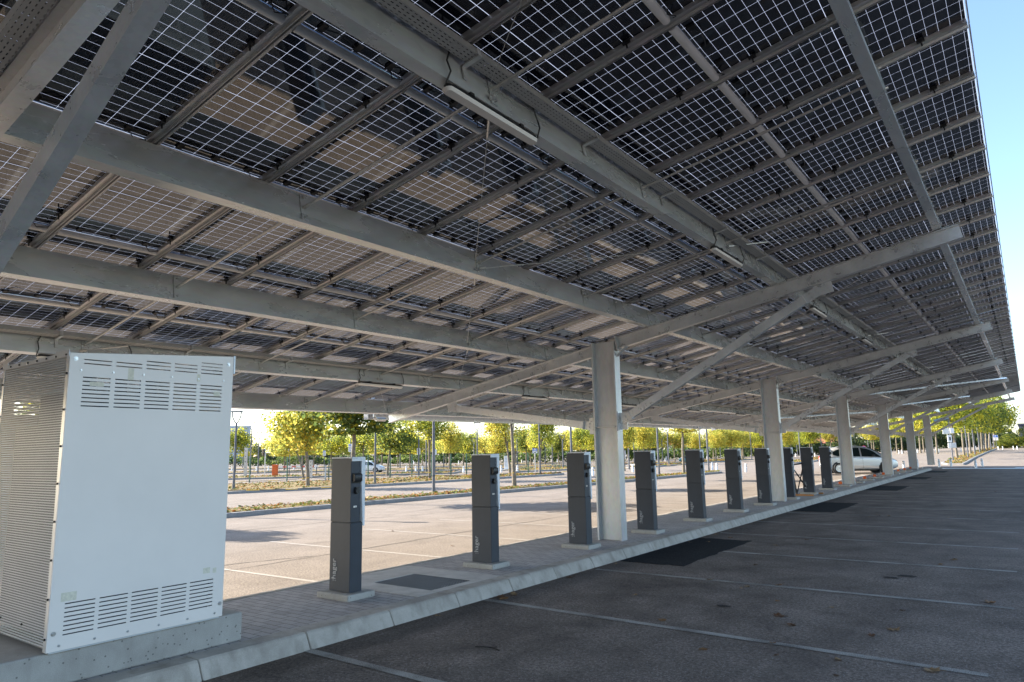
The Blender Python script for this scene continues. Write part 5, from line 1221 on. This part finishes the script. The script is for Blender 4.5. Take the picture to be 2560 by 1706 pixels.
# ------------------------------------------------------------------ cars
def car(name, loc, rz, scale, paint, lab):
    """hatchback lofted from stations along its length; x forward, origin on the ground under the middle"""
    r = empty(name, loc, rz, lab, 'car'); r.scale = (scale,)*3
    S = [ # x, sill z, belt z, half width sill, half width belt, roof z, half width roof
     (-1.92, .42, .80, .58, .60, .82, .5), (-1.86, .26, .90, .74, .74, .98, .58), (-1.72, .22, .93, .80, .80, 1.22, .60), (-1.45, .20, .94, .82, .83, 1.40, .60), (-1.0, .19, .93, .83, .84, 1.48, .60), (-.5, .18, .91, .83, .845, 1.515, .61), (0, .18, .90, .83, .845, 1.51, .61), (.4, .18, .89, .83, .84, 1.45, .60),
     (.75, .18, .88, .83, .83, 1.28, .62), (1.05, .18, .87, .82, .82, 1.06, .64), (1.3, .19, .85, .81, .80, .93, .64), (1.6, .20, .78, .78, .77, .84, .62), (1.82, .24, .70, .70, .70, .75, .56), (1.93, .34, .58, .56, .56, .62, .46)]
    def ring(s):
        x, z0, zb, w0, wb, zr, wr = s; zm = z0+(zb-z0)*.45; half = [(w0*.9, z0), (w0, z0+.07), (max(w0, wb)+.012, zm), (wb+.004, zb-.04), (wb-.012, zb), (wr+(wb-wr)*.12, zb+(zr-zb)*.8), (wr*.86, zr-.004), (wr*.45, zr+.016)]
        return [(x, y, z) for y, z in half]+[(x, 0, zr+.02)]+[(x, -y, z) for y, z in half[::-1]]
    g = MB(); rings = [ring(s) for s in S]; n = len(rings[0])
    for q in rings: g.v += q
    for i in range(len(rings)-1):
        for j in range(n-1): b = i*n+j; g.f.append((b, b+1, b+n+1, b+n)); g.m.append(0)
        b = i*n; g.f.append((b+n-1, b, b+n, b+2*n-1)); g.m.append(0)
    g.f.append(tuple(range(n))); g.m.append(0); g.f.append(tuple((len(rings)-1)*n+i for i in range(n))[::-1]); g.m.append(0)
    o = g.build('body', paint, r); o.data.polygons.foreach_set('use_smooth', [True]*len(o.data.polygons))
    sb = o.modifiers.new('smooth', 'SUBSURF'); sb.levels = 1; sb.render_levels = 2
    def lerp(x):
        for a, b in zip(S[:-1], S[1:]):
            if a[0] <= x <= b[0]: t = (x-a[0])/(b[0]-a[0]); return [p+(q-p)*t for p, q in zip(a, b)]
    def pane(xs, s, nm, lo=.06, hi=.74, mat='glass'):
        g = MB(); lowp, hip = [], []
        for x, l_, h_ in xs:
            _, z0, zb, w0, wb, zr, wr = lerp(x)
            def P(f): z = zb+(zr-zb)*f; y = (wb-.012)+((wr+(wb-wr)*.12)-(wb-.012))*(f/.8); return (x, s*(y+.012), z)
            lowp.append(P(l_)); hip.append(P(h_))
        for i in range(len(xs)-1): q = [lowp[i], lowp[i+1], hip[i+1], hip[i]]; g.quad(q if s < 0 else q[::-1])
        oo = g.build(nm, M[mat], r); m = oo.modifiers.new('thick', 'SOLIDIFY'); m.thickness = .004
    for s in (-1, 1):
        pane([(-.02, .06, .84), (.3, .06, .82), (.62, .06, .74), (.98, .06, .16)], s, 'front_window'); pane([(-.98, .06, .82), (-.5, .06, .85), (-.1, .06, .84)], s, 'rear_window'); pane([(-1.52, .25, .6), (-1.3, .07, .78), (-1.08, .06, .8)], s, 'quarter_window')
    g = MB()
    for i, (xa, xb) in enumerate(((.62, 1.12),)):
        a, b = lerp(.5), lerp(1.16); q = [(1.16, -.58, b[5]+.035), (1.16, .58, b[5]+.035), (.5, .5, a[5]+.03), (.5, -.5, a[5]+.03)]; g.quad(q); 
    o = g.build('windscreen', M['glass'], r); m = o.modifiers.new('thick', 'SOLIDIFY'); m.thickness = .006
    g = MB(); g.quad([(-1.9, .45, .93), (-1.9, -.45, .93), (-1.62, -.44, 1.33), (-1.62, .44, 1.33)]); o = g.build('rear_screen', M['glass'], r); m = o.modifiers.new('thick', 'SOLIDIFY'); m.thickness = .01
    for s in (-1, 1):
        for x in (-1.27, 1.19):
            g = MB(); g.tube((x, s*.70, .31), (x, s*.838, .31), .365, n=24); g.build('wheel_arch', M['black'], r)
            wh = MB(); wh.lathe([(.2, -.09), (.27, -.1), (.3, -.07), (.305, 0), (.3, .07), (.27, .1), (.2, .09)], n=28); w_ = wh.build('wheel', M['rubber'], r, smooth=50); w_.location = (x, s*.79, .305); w_.rotation_euler = (math.pi/2, 0, 0)
            h = MB(); h.lathe([(.0001, -s*.085), (.05, -s*.105), (.11, -s*.09), (.2, -s*.1), (.205, -s*.06)] if s < 0 else [(.0001, -.085), (.05, -.105), (.11, -.09), (.2, -.1), (.205, -.06)], n=24)
            hb = h.build('hubcap', M['silver'], w_, smooth=40)
            if s < 0: hb.rotation_euler = (0, 0, 0)
            hh_ = MB()
            for k in range(16):
                t = 2*math.pi*k/16; zz = (.1 if s < 0 else -.1)*1.03; hh_.tube((.16*math.cos(t), .16*math.sin(t), zz-.004), (.16*math.cos(t), .16*math.sin(t), zz+.004), .014, n=6)
            hh_.build('vents', M['black'], w_)
        g = MB(); g.ob((.55, s*.95, .98), ((1, 0, 0), (0, 1, 0), (0, 0, 1)), (.06, .09, .06)); g.build('mirror', M['black'], r, bevel=.02)
        g = MB(); g.box(-.22, -.04, s*.853-.012, s*.853+.012, .80, .825); g.build('door_handle', paint, r, bevel=.006)
        g = MB(); g.ob((1.72, s*.6, .66), ((1, s*-.35, -.3), (0, 1, 0), (.3, 0, 1)), (.13, .11, .07)); g.build('headlight', M['clear'], r, bevel=.02)
        g = MB(); g.ob((-1.83, s*.66, .82), ((1, s*.3, 0), (0, 1, 0), (0, 0, 1)), (.07, .08, .13)); g.build('tail_light', M['red'], r, bevel=.02)
        g = MB(); g.box(-.95, .88, s*.856-.01, s*.856+.008, .46, .50); g.build('side_strip', M['silver'], r)
        g = MB(); g.box(.0, .008, s*.85-.004, s*.85+.004, .3, .86); g.build('door_gap', M['black'], r)
    g = MB(); g.box(1.86, 1.95, -.26, .26, .38, .48); g.build('number_plate', M['white'], r); g = MB(); g.box(-1.0, -.1, -.57, .57, .14, .2); g.box(-.1, 1.0, -.57, .57, .14, .2); g.build('underbody', M['black'], r)
    return r
car('hatchback', (-2.35, 42.7, 0), .50, 1.09, M['silverpaint'], 'silver grey small hatchback parked behind the far columns beside the island')
car('small_car', (-44.6, 41.1, 0), .42, .72, M['whitepaint'], 'white car with bluish glass parked behind the fence and first charging post')
car('small_car', (-27.6, 77.6, 0), math.pi+.45, .6, M['tealpaint'], 'teal car mostly hidden behind a charging post in the far car park')
